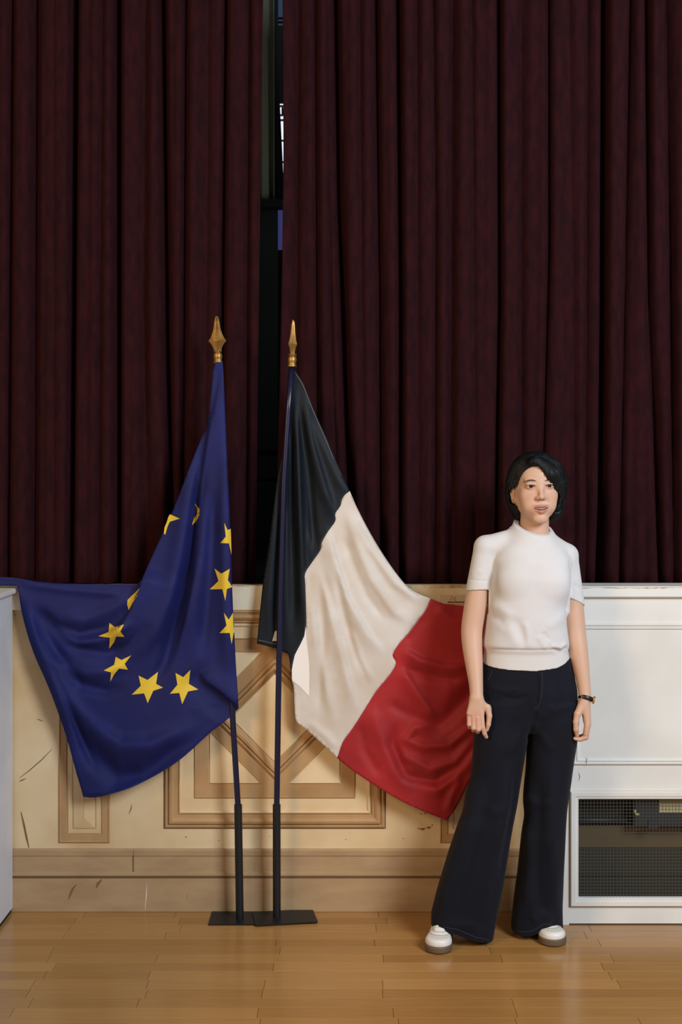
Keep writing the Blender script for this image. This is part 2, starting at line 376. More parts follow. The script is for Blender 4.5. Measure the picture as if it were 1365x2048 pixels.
def pleated(name, xa, xb, z0, z1, basefn, m, nx, nz, thick=0.004):
    v = []; f = []
    zs = [z0+(z1-z0)*j/nz for j in range(nz+1)]
    for z in zs:
        a, b = xa(z) if callable(xa) else xa, xb(z) if callable(xb) else xb
        for i in range(nx+1):
            x = a+(b-a)*i/nx; v.append((x, basefn(x, z), z))
    for j in range(nz):
        for i in range(nx):
            a = j*(nx+1)+i; f.append((a, a+1, a+nx+2, a+nx+1))
    o = mesh_obj(name, v, f, m, None, True)
    s = o.modifiers.new('thickness', 'SOLIDIFY'); s.thickness = thick; s.offset = 1
    return o
Yg = 1.5
o = pleated('side_drape', WX(495,Yg), lambda z: WX(549.5,Yg)+0.0, WZ(400,Yg), 4.9, lambda x, z: Yg+0.02*math.sin(x*95+z*0.6), mat('grey_green_cloth', (120,124,108), 0.9), 60, 10)
tag(o, 'grey green drape seen through the gap between the red curtains', 'drape')
Yk = 2.4
o = pleated('masking_drape', WX(480,Yk), lambda z: WX(557,Yk)+(WX(567,Yk)-WX(557,Yk))*min(1, max(0, (WZ(150,Yk)-z)/(WZ(150,Yk)-WZ(372,Yk)))), WZ(400,Yk), 4.9, lambda x, z: Yk+0.015*math.sin(x*60), M['stage_black'], 40, 40)
tag(o, 'black masking drape with a slanting edge in front of the far window', 'drape')
o = empty('scenery_frame', (WX(560,1.4), 1.4, 1.149), 'black scenery frame whose crossbar shows under the grey green drape in the curtain gap', 'frame')
boxo('crossbar', WX(400,1.4), WX(760,1.4), 1.38, 1.44, WZ(417,1.4), WZ(400,1.4), M['stage_black'], o, 0.003)
for px_ in (400, 752): boxo('post', WX(px_,1.4), WX(px_,1.4)+.04, 1.385, 1.435, 1.149, WZ(417,1.4), M['stage_black'], o)
o = boxo('backdrop_panel', WX(440,1.7), WX(556,1.7), 1.68, 1.72, 1.15, WZ(418,1.7), mat('blue_black_board', (26,32,38), 0.7), None, 0.003); tag(o, 'blue black board standing on the stage below the batten', 'panel')
lad = empty('stage_rack', (WX(540,.9), .9, 1.149), 'black stage rack with two rails, low in the gap between the curtains', 'rack')
for y0_, y1_ in ((900,912),(955,962)): boxo('rail', WX(490,.9), WX(600,.9), .88, .92, WZ(y1_,.9), WZ(y0_,.9), M['stage_black'], lad)
for px_ in (486, 600): boxo('post', WX(px_,.9), WX(px_,.9)+.03, .88, .92, 1.149, WZ(890,.9), M['stage_black'], lad)

# ------------------------------------------------------------------ velvet curtains
def velvet():
    m = mat('red_velvet', (46,17,21), 0.95, (34,14,17), 14, stretch=(3,3,1), bump=0.35, bscale=260, spec=0.08, sheen=0.12, sheen_tint=(140,40,44))
    return m
M['velvet'] = velvet()
def curtain(name, xl, xr, valleys, seed, label):
    r2 = random.Random(seed)
    z0, z1 = 1.1535, 3.75
    V = []
    for row in valleys:
        pts, dep, wid = row
        V.append(([p[0] for p in pts], [p[1] for p in pts], dep, wid))
    extra = [(r2.uniform(0, 6.28), r2.uniform(90, 130), r2.uniform(30, 55)) for _ in range(3)]
    def fn(x, z):
        py = HY+(CZ-z)*FPX/(CD+.08); px = CX+x*FPX/(CD+.08)
        y = 0.058
        for ys, xs_, dep, wid in V:
            xc = np.interp(py, ys, xs_)
            d = (px-xc)/wid
            if abs(d) < 4: y += dep*math.exp(-d*d)
        y += 0.0035*math.sin(x*extra[0][1]+extra[0][0]+0.7*math.sin(z*1.3)) + 0.006*math.sin(x*extra[1][2]+extra[1][0]+z*.25) 
        if z < 1.35: y += 0.004*math.sin(x*40+extra[2][0])*(1.35-z)/.2
        return max(0.022, y)
    xlf = xl if callable(xl) else (lambda z: xl); xrf = xr if callable(xr) else (lambda z: xr)
    o = pleated(name, xlf, xrf, z0, z1, fn, M['velvet'], 620, 46, 0.005)
    tag(o, label, 'curtain', 'red velvet stage curtains')
    return o
def pyz(z): return HY+(CZ-z)*FPX/(CD+.06)
def px2x(px): return WX(px, .06)
def V(pts, d, w): return (pts, d, w)
left_v = [V([(0,26),(1168,17)],.05,8), V([(0,74),(1168,69)],.045,10), V([(0,150),(1168,141)],.085,9), V([(0,236),(1168,237)],.08,9), V([(0,205),(1168,197)],.02,8),
          V([(0,288),(600,285),(1168,300)],.04,16), V([(0,326),(700,334),(1168,346)],.08,9), V([(0,372),(1168,366)],.045,8), V([(0,452),(600,446),(1168,440)],.07,7), V([(0,418),(1168,410)],.02,9),
          V([(0,500),(1168,492)],.03,7), V([(0,110),(1168,108)],.015,7)]
x_ = -10
r3 = random.Random(4)
while x_ > -680: left_v.append(V([(0,x_),(1168,x_+r3.uniform(-10,10))], r3.uniform(.03,.08), r3.uniform(8,13))); x_ -= r3.uniform(38,75)
right_v = [V([(0,597),(1168,590)],.04,9), V([(0,630),(1168,640)],.03,7), V([(0,672),(413,678),(590,685),(885,696),(1000,701),(1168,708)],.09,9), V([(0,655),(600,662),(1168,680)],.02,6),
           V([(0,753),(600,760),(1168,762)],.05,8), V([(0,796),(600,802),(1168,802)],.085,8), V([(0,720),(1168,730)],.02,8), V([(0,836),(1168,838)],.02,8),
           V([(0,868),(400,872),(1168,870)],.04,8), V([(0,905),(1168,900)],.03,10), V([(0,945),(1168,950)],.025,8), V([(0,999),(600,1001),(900,996),(1168,994)],.09,6),
           V([(0,1040),(1168,1045)],.02,9), V([(0,1097),(500,1098),(1168,1080)],.04,7), V([(0,1140),(1168,1148)],.02,9), V([(0,1176),(1168,1170)],.03,8), V([(0,1209),(600,1207),(1000,1203),(1168,1197)],.09,8),
           V([(0,1262),(1168,1240)],.04,8), V([(0,1294),(600,1300),(1168,1321)],.055,9), V([(0,1335),(1168,1352)],.04,9)]
x_ = 1390
while x_ < 2000: right_v.append(V([(0,x_),(1168,x_+r3.uniform(-10,10))], r3.uniform(.03,.08), r3.uniform(8,13))); x_ += r3.uniform(38,75)
curtain('stage_curtain', -2.3, lambda z: px2x(np.interp(pyz(z), [0,400,700,1165],[527,521,517,512])), left_v, 1, 'dark red velvet stage curtain to the left of the narrow gap')
curtain('stage_curtain', lambda z: px2x(np.interp(pyz(z), [0,300,500,730,1165],[567,568,566,562,552])), 2.3, right_v, 2, 'dark red velvet stage curtain to the right of the gap, behind the woman')
bm = bmesh.new(); tube(bm, [(-2.58, .06, 3.77), (2.58, .06, 3.77)], 0.02, 12); o = bm_obj('curtain_rail', bm, M['black'], None, True); tag(o, 'black rail above the picture that carries both red curtains', 'rail')

# ------------------------------------------------------------------ cloth built over depth functions
def fold_sum(px, py, folds):
    """height towards the viewer (m) at photo-frame cloth coordinates"""
    px = np.asarray(px, float); py = np.asarray(py, float); h = np.zeros_like(px)
    for pts, wl, wr, amp in folds:
        pts = np.array(pts, float); seg = np.diff(pts, axis=0); L = np.hypot(seg[:,0], seg[:,1]); T = L.sum(); acc = 0
        best = np.full(px.shape, 1e9); sgn = np.zeros(px.shape); par = np.zeros(px.shape)
        for (a, s, l) in zip(pts[:-1], seg, L):
            t = np.clip(((px-a[0])*s[0]+(py-a[1])*s[1])/(l*l), 0, 1)
            qx, qy = px-(a[0]+t*s[0]), py-(a[1]+t*s[1]); d = np.hypot(qx, qy)
            m = d < best
            best = np.where(m, d, best); sgn = np.where(m, qx*s[1]-qy*s[0], sgn); par = np.where(m, (acc+t*l)/T, par)
            acc += l
        w = np.where(sgn > 0, wl, wr)     # for a line running down the picture: sgn>0 is its right side
        e = np.clip(np.minimum(par, 1-par)/0.22, 0, 1); e = e*e*(3-2*e)
        h += amp*e*np.exp(-(best/w)**2)
    return h
def densify(poly, step, closed=True):
    out = []; n = len(poly)
    for i in range(n if closed else n-1):
        a = poly[i]; b = poly[(i+1) % n]; k = max(1, int(math.hypot(b[0]-a[0], b[1]-a[1])/step))
        for j in range(k): out.append((a[0]+(b[0]-a[0])*j/k, a[1]+(b[1]-a[1])*j/k))
    if not closed: out.append(tuple(poly[-1]))
    return out
def smooth_line(pts, n=6):
    P_ = [np.array(p, float) for p in pts]; P_ = [2*P_[0]-P_[1]]+P_+[2*P_[-1]-P_[-2]]; out = []
    for i in range(1, len(P_)-2):
        p0, p1, p2, p3 = P_[i-1:i+3]
        for k in range(n):
            t = k/n; out.append(tuple(0.5*((2*p1)+(-p0+p2)*t+(2*p0-5*p1+4*p2-p3)*t*t+(-p0+3*p1-3*p2+p3)*t**3)))
    out.append(tuple(P_[-2])); return out
def inside(px, py, poly):
    c = np.zeros(px.shape, bool); n = len(poly)
    for i in range(n):
        x1, y1 = poly[i]; x2, y2 = poly[(i+1) % n]
        if y1 == y2: continue
        m = ((y1 > py) != (y2 > py)) & (px < (x2-x1)*(py-y1)/(y2-y1)+x1)
        c ^= m
    return c
def edge_dist(px, py, poly):
    d = np.full(px.shape, 1e9); n = len(poly)
    for i in range(n):
        x1, y1 = poly[i]; x2, y2 = poly[(i+1) % n]; dx, dy = x2-x1, y2-y1; l = dx*dx+dy*dy+1e-9
        t = np.clip(((px-x1)*dx+(py-y1)*dy)/l, 0, 1); d = np.minimum(d, np.hypot(px-x1-t*dx, py-y1-t*dy))
    return d
def patch(name, poly, Yfn, m, parent, step=5.0, thick=0.0012, lift=0.0, smooth=True):
    bd = densify(poly, step)
    xs = np.arange(min(p[0] for p in poly), max(p[0] for p in poly), step); ys = np.arange(min(p[1] for p in poly), max(p[1] for p in poly), step)
    gx, gy = np.meshgrid(xs, ys); gx = gx.copy(); gx[1::2] += step/2; gx = gx.ravel(); gy = gy.ravel()
    ok = inside(gx, gy, poly); gx, gy = gx[ok], gy[ok]
    if len(gx):
        ok = edge_dist(gx, gy, bd) > step*0.45; gx, gy = gx[ok], gy[ok]
    pts = bd+list(zip(gx.tolist(), gy.tolist())); n = len(bd)
    vs, es, fs, *_ = delaunay_2d_cdt([Vector(p) for p in pts], [(i, (i+1) % n) for i in range(n)], [], 1, 1e-4)
    ax = np.array([v.x for v in vs]); ay = np.array([v.y for v in vs]); Y = Yfn(ax, ay)-lift
    s = FPX/(CD+Y); co = np.stack([(ax-CX)/s, Y, CZ-(ay-HY)/s], 1)
    # keep faces turned to the viewer
    out = []
    for f in fs:
        a, b, c = f[:3]; cr = (ax[b]-ax[a])*(ay[c]-ay[a])-(ay[b]-ay[a])*(ax[c]-ax[a])
        out.append(tuple(f) if cr < 0 else tuple(reversed(f)))
    o = mesh_obj(name, co.tolist(), out, m, parent, smooth)
    if thick:
        sd = o.modifiers.new('thickness', 'SOLIDIFY'); sd.thickness = thick; sd.offset = -1
    return o
def cord_on(name, line, Yfn, r, m, parent, lift=0.001, dash=None):
    bm = bmesh.new(); pts = np.array(line); Y = Yfn(pts[:,0], pts[:,1])-lift
    P3 = [W(p[0], p[1], y) for p, y in zip(pts, Y)]
    tube(bm, P3, r, 5)
    return bm_obj(name, bm, m, parent, True)

M['eu'] = mat('blue_flag_cloth', (27,32,90), 0.68, (24,28,78), 9, bump=0.06, bscale=400, spec=0.22)
M['star'] = mat('yellow_star_print', (212,180,44), 0.6)
M['fr_blue'] = mat('dark_navy_flag_cloth', (14,22,31), 0.6, (11,18,26), 9, bump=0.06, bscale=400, spec=0.25)
M['fr_white'] = mat('white_flag_cloth', (212,206,198), 0.75, (200,188,174), 7, bump=0.08, bscale=400, spec=0.25)
M['fr_red'] = mat('red_flag_cloth', (166,34,36), 0.62, (148,28,32), 9, bump=0.08, bscale=400, sheen=0.1, spec=0.3)
M['thread'] = mat('pale_thread', (150,150,140), 0.8)
M['thread_red'] = mat('red_thread', (214,70,66), 0.8)
M['thread_dark'] = mat('navy_thread', (60,76,92), 0.8)

def finial(name, parent, px, py_base, Y, rot, tilt):
    """spear head: square blade over turned collars; px,py_base = foot of the finial"""
    bm = bmesh.new(); k = 1/PX
    c = W(px, py_base, Y)
    prof = [(700.5,6.6,4.6),(697,7.0,4.8),(692,8.8,5.4),(687,11.6,6.6),(683,14.6,8.2),(681.2,16,9),(679.5,14.4,8.6),(675,11.6,7.2),(669,9.3,6.2),(661,7.0,5.2),(652,5.3,4.3),(643,3.9,3.5),(637,2.8,2.7),(634.6,1.7,1.7),(633.2,.5,.5)]
    rings = []
    for y, a, b in prof:
        z = (725.5-y)*k; R = []
        for q in range(16):
            th = 2*math.pi*q/16; ca, sa = math.cos(th), math.sin(th)
            n = abs(ca)+abs(sa); sq = 0.82+0.18*(1/ n if n else 1)
            rr_ = 1/(abs(ca)**1.15+abs(sa)**1.15)**(1/1.15)
            rim = 1.0+(0.10 if q % 4 == 0 else 0.0)
            R.append(Vector((a*k*ca*rr_*rim, b*k*sa*rr_*rim, z)))
        rings.append(R)
    loft(bm, rings)
    for sg in (-1, 1):
        for fr, dy in ((1.0, 0), (.55, -.50), (.55, .50)):
            tube(bm, [Vector((sg*a*k*fr, b*k*dy*1.05, (725.5-y)*k)) for y, a, b in prof if (y > 640 or fr == 1.0)], .0011, 6)
    blade_r = Matrix.Rotation(rot, 4, 'Z'); bmesh.ops.transform(bm, matrix=blade_r, verts=bm.verts)
    lathe = [(725.5,8.8),(723.5,9.2),(721.5,8.2),(719,7.6),(716,8.6),(711,9.1),(706.5,8.2),(704.8,6.6),(704,6.4),(703.6,8.3),(702.2,8.9),(700.8,8.3),(700.2,6.5)]
    rings = []
    for y, a in lathe:
        z = (725.5-y)*k; rings.append([Vector((a*k*math.cos(2*math.pi*q/20), a*k*math.sin(2*math.pi*q/20), z)) for q in range(20)])
    loft(bm, rings)
    bmesh.ops.transform(bm, matrix=Matrix.Translation(c) @ Matrix.Rotation(tilt, 4, 'Y'), verts=bm.verts)
    o = bm_obj(name, bm, M['brass'], parent, True)
    e = o.modifiers.new('edges', 'EDGE_SPLIT'); e.split_angle = math.radians(38)
    return o
YP = -0.088
def flag_stand(name, label, pole_pts, collar_pts, plate_c, plate_rot, zp, rot, tilt):
    root = empty(name, (plate_c[0], plate_c[1], 0), label, 'flagpole', 'flagpoles on black base plates')
    bm = bmesh.new(); box(bm, -.1075, .1075, -.068, .068, 0, .004, 0.0008)
    bmesh.ops.transform(bm, matrix=Matrix.Translation((plate_c[0], plate_c[1], zp)) @ Matrix.Rotation(plate_rot, 4, 'Z'), verts=bm.verts)
    bm_obj('base_plate', bm, M['black'], root)
    cp = [W(*p, YP) for p in collar_pts]; cp[0].z = zp+.003
    bm = bmesh.new(); tube(bm, [cp[0], cp[-1]], .0137, 24); bm_obj('socket_tube', bm, M['black'], root, True).modifiers.new('e', 'EDGE_SPLIT')
    bm = bmesh.new(); d = (cp[-1]-cp[0])
    tube(bm, [cp[0]+d*.03+Vector((0,-.012,0)), cp[0]+d*.03+Vector((0,-.019,0))], .004, 10); bm_obj('set_screw', bm, M['black'], root)
    bm = bmesh.new(); tube(bm, [cp[0]+d*.5]+[W(*p, YP) for p in pole_pts], .0102, 20); bm_obj('pole', bm, M['navy_pole'], root, True)
    finial('finial', root, pole_pts[-1][0], pole_pts[-1][1]+1.5, YP, rot, tilt)
    return root
flag_stand('flagpole', 'navy flagpole with a broad brass spear tip, holding the blue starred flag', [(476,1606),(466,1440),(460,1200),(447,900),(436.5,725)], [(480,1836),(476.5,1609)], (-.347,-.084), 0.0, 0.0, 0.12, -.03)
flag_stand('flagpole', 'navy flagpole with a brass spear tip seen edge-on, holding the tricolour flag', [(554,1606),(557,1400),(561,1200),(568,960),(577,820),(584.5,732)], [(554,1838),(553.7,1609)], (-.196,-.086), math.radians(9), 0.0042, 1.15, .02)

# ---- blue flag with twelve stars
eu_out = smooth_line([(431,724),(446,724)],2)+smooth_line([(448,760),(452,850),(455,930),(459,1010),(462,1080),(465,1189),(469,1265),(472,1326),(476,1387),(477.5,1417)],3)+\
  [(470,1424),(463,1432)]+smooth_line([(441,1450),(419,1467),(369.5,1512),(328,1541),(267,1573),(213,1590),(187,1595),(166.5,1593.5)],3)+\
  smooth_line([(160,1570),(152,1543),(133,1474),(110.5,1409.5),(91,1360),(72,1318),(57,1276),(44,1227),(38,1188.6),(34,1172)],3)+\
  [(10,1171),(-14,1172),(-34,1172),(-34,1156),(-14,1155),(0,1154)]+smooth_line([(23,1155),(38,1157),(76,1163),(126,1167),(190,1168),(274,1168.5)],3)+\
  smooth_line([(284,1158),(301,1120),(324,1070),(341,1032),(358,990),(369.5,960),(380,933),(403,876),(415,850),(423,780),(426,745)],3)
eu_folds = [
 ([(296,1125),(279,1177),(262,1222),(240,1253),(205,1272)], 55, 3, .026),
 ([(436,745),(420,860),(404,960),(396,1060),(388,1150),(372,1240),(348,1330)], 34, 3.5, .020),
 ([(398,1340),(415,1364),(442,1383),(467,1404),(482,1422)], 26, 3, .016),
 ([(60,1205),(114,1250),(160,1267),(213,1255),(245,1230)], 10, 12, -.010),
 ([(60,1215),(125,1276),(164,1299),(213,1307),(255,1292),(300,1240)], 10, 12, -.010),
 ([(60,1215),(114,1303),(164,1370),(213,1381),(262,1372)], 11, 13, -.011),
 ([(120,1395),(160,1450),(200,1520),(236,1552),(290,1550),(343,1505),(410,1470)], 20, 24, -.016),
 ([(55,1215),(90,1310),(130,1400),(180,1455),(240,1492),(300,1492),(350,1470),(420,1440)], 18, 24, .016),
 ([(120,1235),(170,1240),(230,1215),(270,1185)], 14, 12, .008),
 ([(110,1272),(155,1286),(215,1278),(270,1240)], 9, 9, .010),
 ([(100,1310),(150,1345),(210,1345),(270,1320)], 14, 12, .009),
 ([(396,900),(366,1074),(343,1189),(312,1265),(262,1328)], 16, 22, .018),
 ([(415,880),(398,1000),(385,1112),(356,1227),(331,1322),(290,1400)], 13, 13, -.018),
 ([(455,800),(452,1000),(452,1200),(456,1380)], 22, 16, .014),
 ([(428,960),(422,1100),(412,1240),(400,1330)], 12, 14, -.010),
 ([(440,730),(428,800),(420,850)], 4, 4, -.008),
 ([(166,1585),(230,1590),(320,1545),(420,1470)], 10, 10, .006),
 ([(45,1195),(80,1290),(120,1390),(165,1520)], 9, 9, .008),
 ([(60,1225),(98,1330),(140,1420),(200,1560)], 9, 9, -.009),
 ([(30,1165),(140,1180),(260,1190)], 8, 8, .006),
 ([(370,1340),(440,1405),(420,1440)], 30, 30, -.010),
]
def Y_eu(px, py):
    px = np.asarray(px, float); py = np.asarray(py, float)
    base = -0.100 + 0*px
    top = np.clip((1168-py)/430, 0, 1); base = base + 0.0*top
    w = np.clip((300-px)/260, 0, 1); base = base+0.045*w                      # towards the stage front at the left
    pole = np.exp(-((px-(437+(py-725)*.035))/16)**2)*np.clip((1420-py)/300, 0, 1)*np.clip((py-700)/500+.35,0,1); base = base-0.012*pole
    nr = np.exp(-((px-20)/40)**2-((py-1165)/22)**2); base = base+0.012*nr
    h = 1.8*fold_sum(px, py, eu_folds)
    nb = np.clip((1000-py)/260, 0, 1); h = h*(1-.55*nb)
    return np.minimum(base-h, -0.024)
fl = patch('flag', eu_out, Y_eu, M['eu'], None, 3.6)
tag(fl, 'blue flag with a ring of yellow stars, draped over the cabinet corner at the left', 'flag', 'flags on their poles')
def z4(pts): return [(x/2.625, 960+y/2.625) for x, y in pts]
stars = [
 [(893,180),(945,203),(892,219),(880,245),(868,288),(861,280),(864,250),(876,222),(884,195)],
 [(1024,122),(1040,145),(1049,150),(1047,182),(1040,200),(1026,222),(1008,237),(1018,205),(1034,178),(1034,150)],
 [(1178,225),(1196,263),(1212,256),(1214,300),(1216,392),(1203,333),(1158,331),(1186,297)],
 [(1127,465),(1163,492),(1207,466),(1197,525),(1221,562),(1192,572),(1184,635),(1168,573),(1102,574),(1148,530)],
 [(1176,697),(1202,733),(1224,697),(1226,760),(1231,798),(1227,805),(1217,862),(1207,803),(1153,804),(1190,764)],
 [(733,568),(720,610),(697,645),(676,683),(668,655),(670,630),(700,600)],
 [(575,750),(603,772),(652,758),(632,795),(653,823),(610,822),(600,850),(574,886),(577,828),(517,820),(570,798)],
 [(608,928),(638,945),(690,920),(655,965),(672,996),(625,990),(600,1020),(580,1058),(583,1010),(545,1000),(600,970)],
 [(728,1027),(775,1050),(830,1007),(820,1070),(856,1090),(805,1107),(776,1172),(757,1120),(692,1127),(740,1080)],
 [(922,1013),(963,1035),(1000,997),(992,1070),(1042,1100),(988,1110),(957,1177),(942,1118),(893,1122),(932,1075)]]
from mathutils.bvhtree import BVHTree
fl_bvh = BVHTree.FromPolygons([v_.co for v_ in fl.data.vertices], [p.vertices for p in fl.data.polygons])
def Y_on_flag(px, py):
    eye = Vector((0, -CD, CZ)); out = Y_eu(px, py)
    for i, (x, y) in enumerate(zip(px, py)):
        h = fl_bvh.ray_cast(eye, (W(x, y, 0)-eye).normalized())
        if h[0] is not None: out[i] = h[0].y
    return out
for s in stars: patch('star', z4(s), Y_on_flag, M['star'], fl, 2.2, 0.0, 0.0016)
cord_on('hem', smooth_line([(40,1195),(48,1224),(61,1273),(76,1315),(95,1357),(114.5,1407),(137,1472),(156,1541),(170,1589)],5), Y_eu, .0006, M['eu'], fl, .0012)
cord_on('hem', smooth_line([(172,1589),(213,1585),(266,1568),(326,1536.5),(367,1508),(417,1463),(450,1436)],5), Y_eu, .0006, M['eu'], fl, .0012)

# ---- tricolour flag
seam1 = smooth_line([(700,982),(690,990),(684,1000),(681,1012),(671,1027),(671,1042),(657,1062),(644,1084),(641,1100),(624,1125),(610.5,1147),(611,1169),(612.5,1221),(612.5,1255),(608,1276),(601,1289),(591,1308),(585,1330),(584,1346)],3)
seam2 = smooth_line([(862,1197),(852,1220),(837.5,1240),(818,1266),(799,1287),(785.5,1310),(792.5,1327),(778,1352),(753,1382),(728.5,1421),(704,1459),(686,1484),(675,1516)],3)
blue = [(588,738),(592,742)]+smooth_line([(608,768),(630,822),(650,868),(670,915),(686,952),(700,982)],3)[:-1]+seam1+[(583,1350),(580,1322),(577,1308),(554,1297),(514,1287)]+smooth_line([(520,1225),(527,1160),(539,1080),(553,972),(566,906),(577,830),(582,780)],3)
white = seam1[::-1][:-1]+smooth_line([(700,982),(714,1014),(733,1052),(758,1096),(788,1140),(817,1175),(838,1188),(862,1197)],3)[:-1]+seam2+smooth_line([(675,1516),(648,1491),(612.5,1459),(594,1444),(590,1421),(588,1376),(584,1361),(584,1346)],3)[1:-1]
red = [(862,1197)]+smooth_line([(886,1207),(929,1211.5),(965,1212),(992,1216)],3)+smooth_line([(990,1260),(985,1330),(978,1400),(966,1470),(950,1530),(936,1568),(915,1612),(895,1641)],3)+smooth_line([(852,1625),(799,1600),(746,1568),(700,1537),(675,1516)],3)[:-1]+seam2[::-1][:-1]
fr_folds = [
 ([(590,760),(596,900),(603,1080),(606,1200),(606,1290)], 7, 9, .016),
 ([(600,780),(622,880),(650,980),(672,1045)], 8, 12, .014),
 ([(604,780),(640,880),(676,960),(700,1000)], 6, 8, .006),
 ([(596,780),(612,920),(626,1060),(636,1120)], 9, 9, -.012),
 ([(586,790),(584,950),(585,1100),(588,1300)], 8, 8, -.010),
 ([(574,870),(556,1020),(541,1160),(532,1280)], 10, 10, .010),
 ([(566,1000),(556,1150),(552,1290)], 7, 7, -.008),
 ([(604,850),(616,1000),(620,1130)], 5, 5, .005),
 ([(650,1040),(672,1120),(696,1195),(735,1265),(776,1316)], 3.5, 22, .016),
 ([(690,1010),(712,1080),(745,1160),(790,1225),(830,1250)], 12, 10, .012),
 ([(682,1060),(702,1120),(732,1190),(775,1250)], 8, 8, -.008),
 ([(632,1125),(655,1200),(676,1275),(700,1370),(716,1430)], 5, 16, .012),
 ([(615,1160),(630,1260),(650,1360),(672,1460)], 8, 12, .008),
 ([(640,1130),(645,1250),(640,1380),(636,1440)], 10, 10, -.009),
 ([(668,1130),(690,1240),(716,1320),(742,1370)], 9, 7, -.009),
 ([(700,1250),(722,1320),(750,1370)], 6, 10, .008),
 ([(700,1020),(736,1090),(790,1165),(850,1210)], 9, 9, .010),
 ([(612,1440),(650,1470),(676,1500)], 8, 8, .006),
 ([(800,1294),(840,1320),(890,1332),(950,1334)], 5, 14, .016),
 ([(800,1334),(860,1352),(930,1362)], 9, 9, -.010),
 ([(870,1210),(905,1240),(950,1250)], 10, 12, .008),
 ([(800,1330),(825,1370),(860,1420),(880,1445)], 6, 16, .014),
 ([(772,1400),(800,1420),(850,1442),(880,1440)], 10, 10, -.007),
 ([(975,1345),(930,1400),(890,1440),(850,1472)], 16, 20, -.018),
 ([(960,1440),(900,1490),(850,1495),(812,1480),(830,1456),(870,1450)], 8, 8, .012),
 ([(960,1465),(910,1525),(860,1540),(812,1515),(796,1480)], 7, 11, .012),
 ([(790,1440),(786,1490),(812,1550),(870,1562),(930,1530)], 9, 12, -.016),
 ([(970,1480),(930,1540),(880,1582),(830,1570)], 14, 12, .014),
 ([(740,1400),(752,1450),(790,1540),(830,1590)], 12, 16, .010),
 ([(718,1440),(730,1500),(765,1560)], 9, 9, -.007),
 ([(925,1550),(905,1590),(893,1630)], 8, 8, .009),
 ([(945,1535),(920,1560),(870,1600)], 9, 9, -.007),
 ([(850,1230),(830,1262),(812,1290)], 9, 9, -.006),
]
def Y_fr(px, py):
    px = np.asarray(px, float); py = np.asarray(py, float)
    base = -0.066 - 0.020*np.clip((px-600)/120, 0, 1)*np.clip((py-900)/250, 0, 1) + 0*px
    polex = np.interp(py, [732,820,960,1200,1400], [584.5,577,568,561,557])
    near = np.exp(-((px-polex)/15)**2)
    h = 1.25*fold_sum(px, py, fr_folds)
    nb = np.clip((900-py)/150, 0, 1); h = h*(1-.35*nb)*(1+.5*np.clip((650-px)/60, 0, 1)*np.clip((1150-py)/100, 0, 1))
    left = np.clip((592-px)/14, 0, 1)
    y = base-h
    y = np.where(near > 0.02, y+near*(np.maximum(-0.070, y)-y), y)
    return np.minimum(y, -0.028)
fl2 = empty('flag', (WX(590,-.06), -0.06, 0.9), 'tricolour flag of dark navy, white and red, spreading from its pole towards the woman', 'flag', 'flags on their poles')
patch('navy_panel', blue, Y_fr, M['fr_blue'], fl2, 4.2)
patch('white_panel', white, Y_fr, M['fr_white'], fl2, 4.6)
patch('red_panel', red, Y_fr, M['fr_red'], fl2, 4.6)
M['fr_flap'] = mat('white_flag_double', (236,232,226), 0.75)
patch('folded_corner', smooth_line([(612,1252),(614,1285),(619,1330),(619,1393)],3)+[(600,1373),(585,1361),(584,1340),(590,1310),(602,1287),(609,1272)], Y_fr, M['fr_flap'], fl2, 4.0, 0, .0012)
cord_on('seam', smooth_line([(702,990),(716,1019),(735,1056),(760,1099),(789,1142),(818,1178),(838,1191)],4), Y_fr, .0008, M['fr_white'], fl2, .0015)
cord_on('stitching', [(p[0]+2.2, p[1]+1) for p in seam2[1:-1]], Y_fr, .0006, M['thread_red'], fl2)
cord_on('stitching', [(p[0]-2.5, p[1]-1) for p in seam1[1:-2]], Y_fr, .0006, M['thread_dark'], fl2)
cord_on('stitching', smooth_line([(592,748),(606,770),(627,822),(648,870),(668,918)],4), Y_fr, .0006, M['thread'], fl2)
cord_on('stitching', smooth_line([(517,1280),(535,1284),(556,1289)],4), Y_fr, .0005, M['thread'], fl2)
patch('care_tag', [(545,1282),(550,1263),(554,1261),(555,1282)], Y_fr, M['fr_white'], fl2, 4.0, .0006, .004, False)

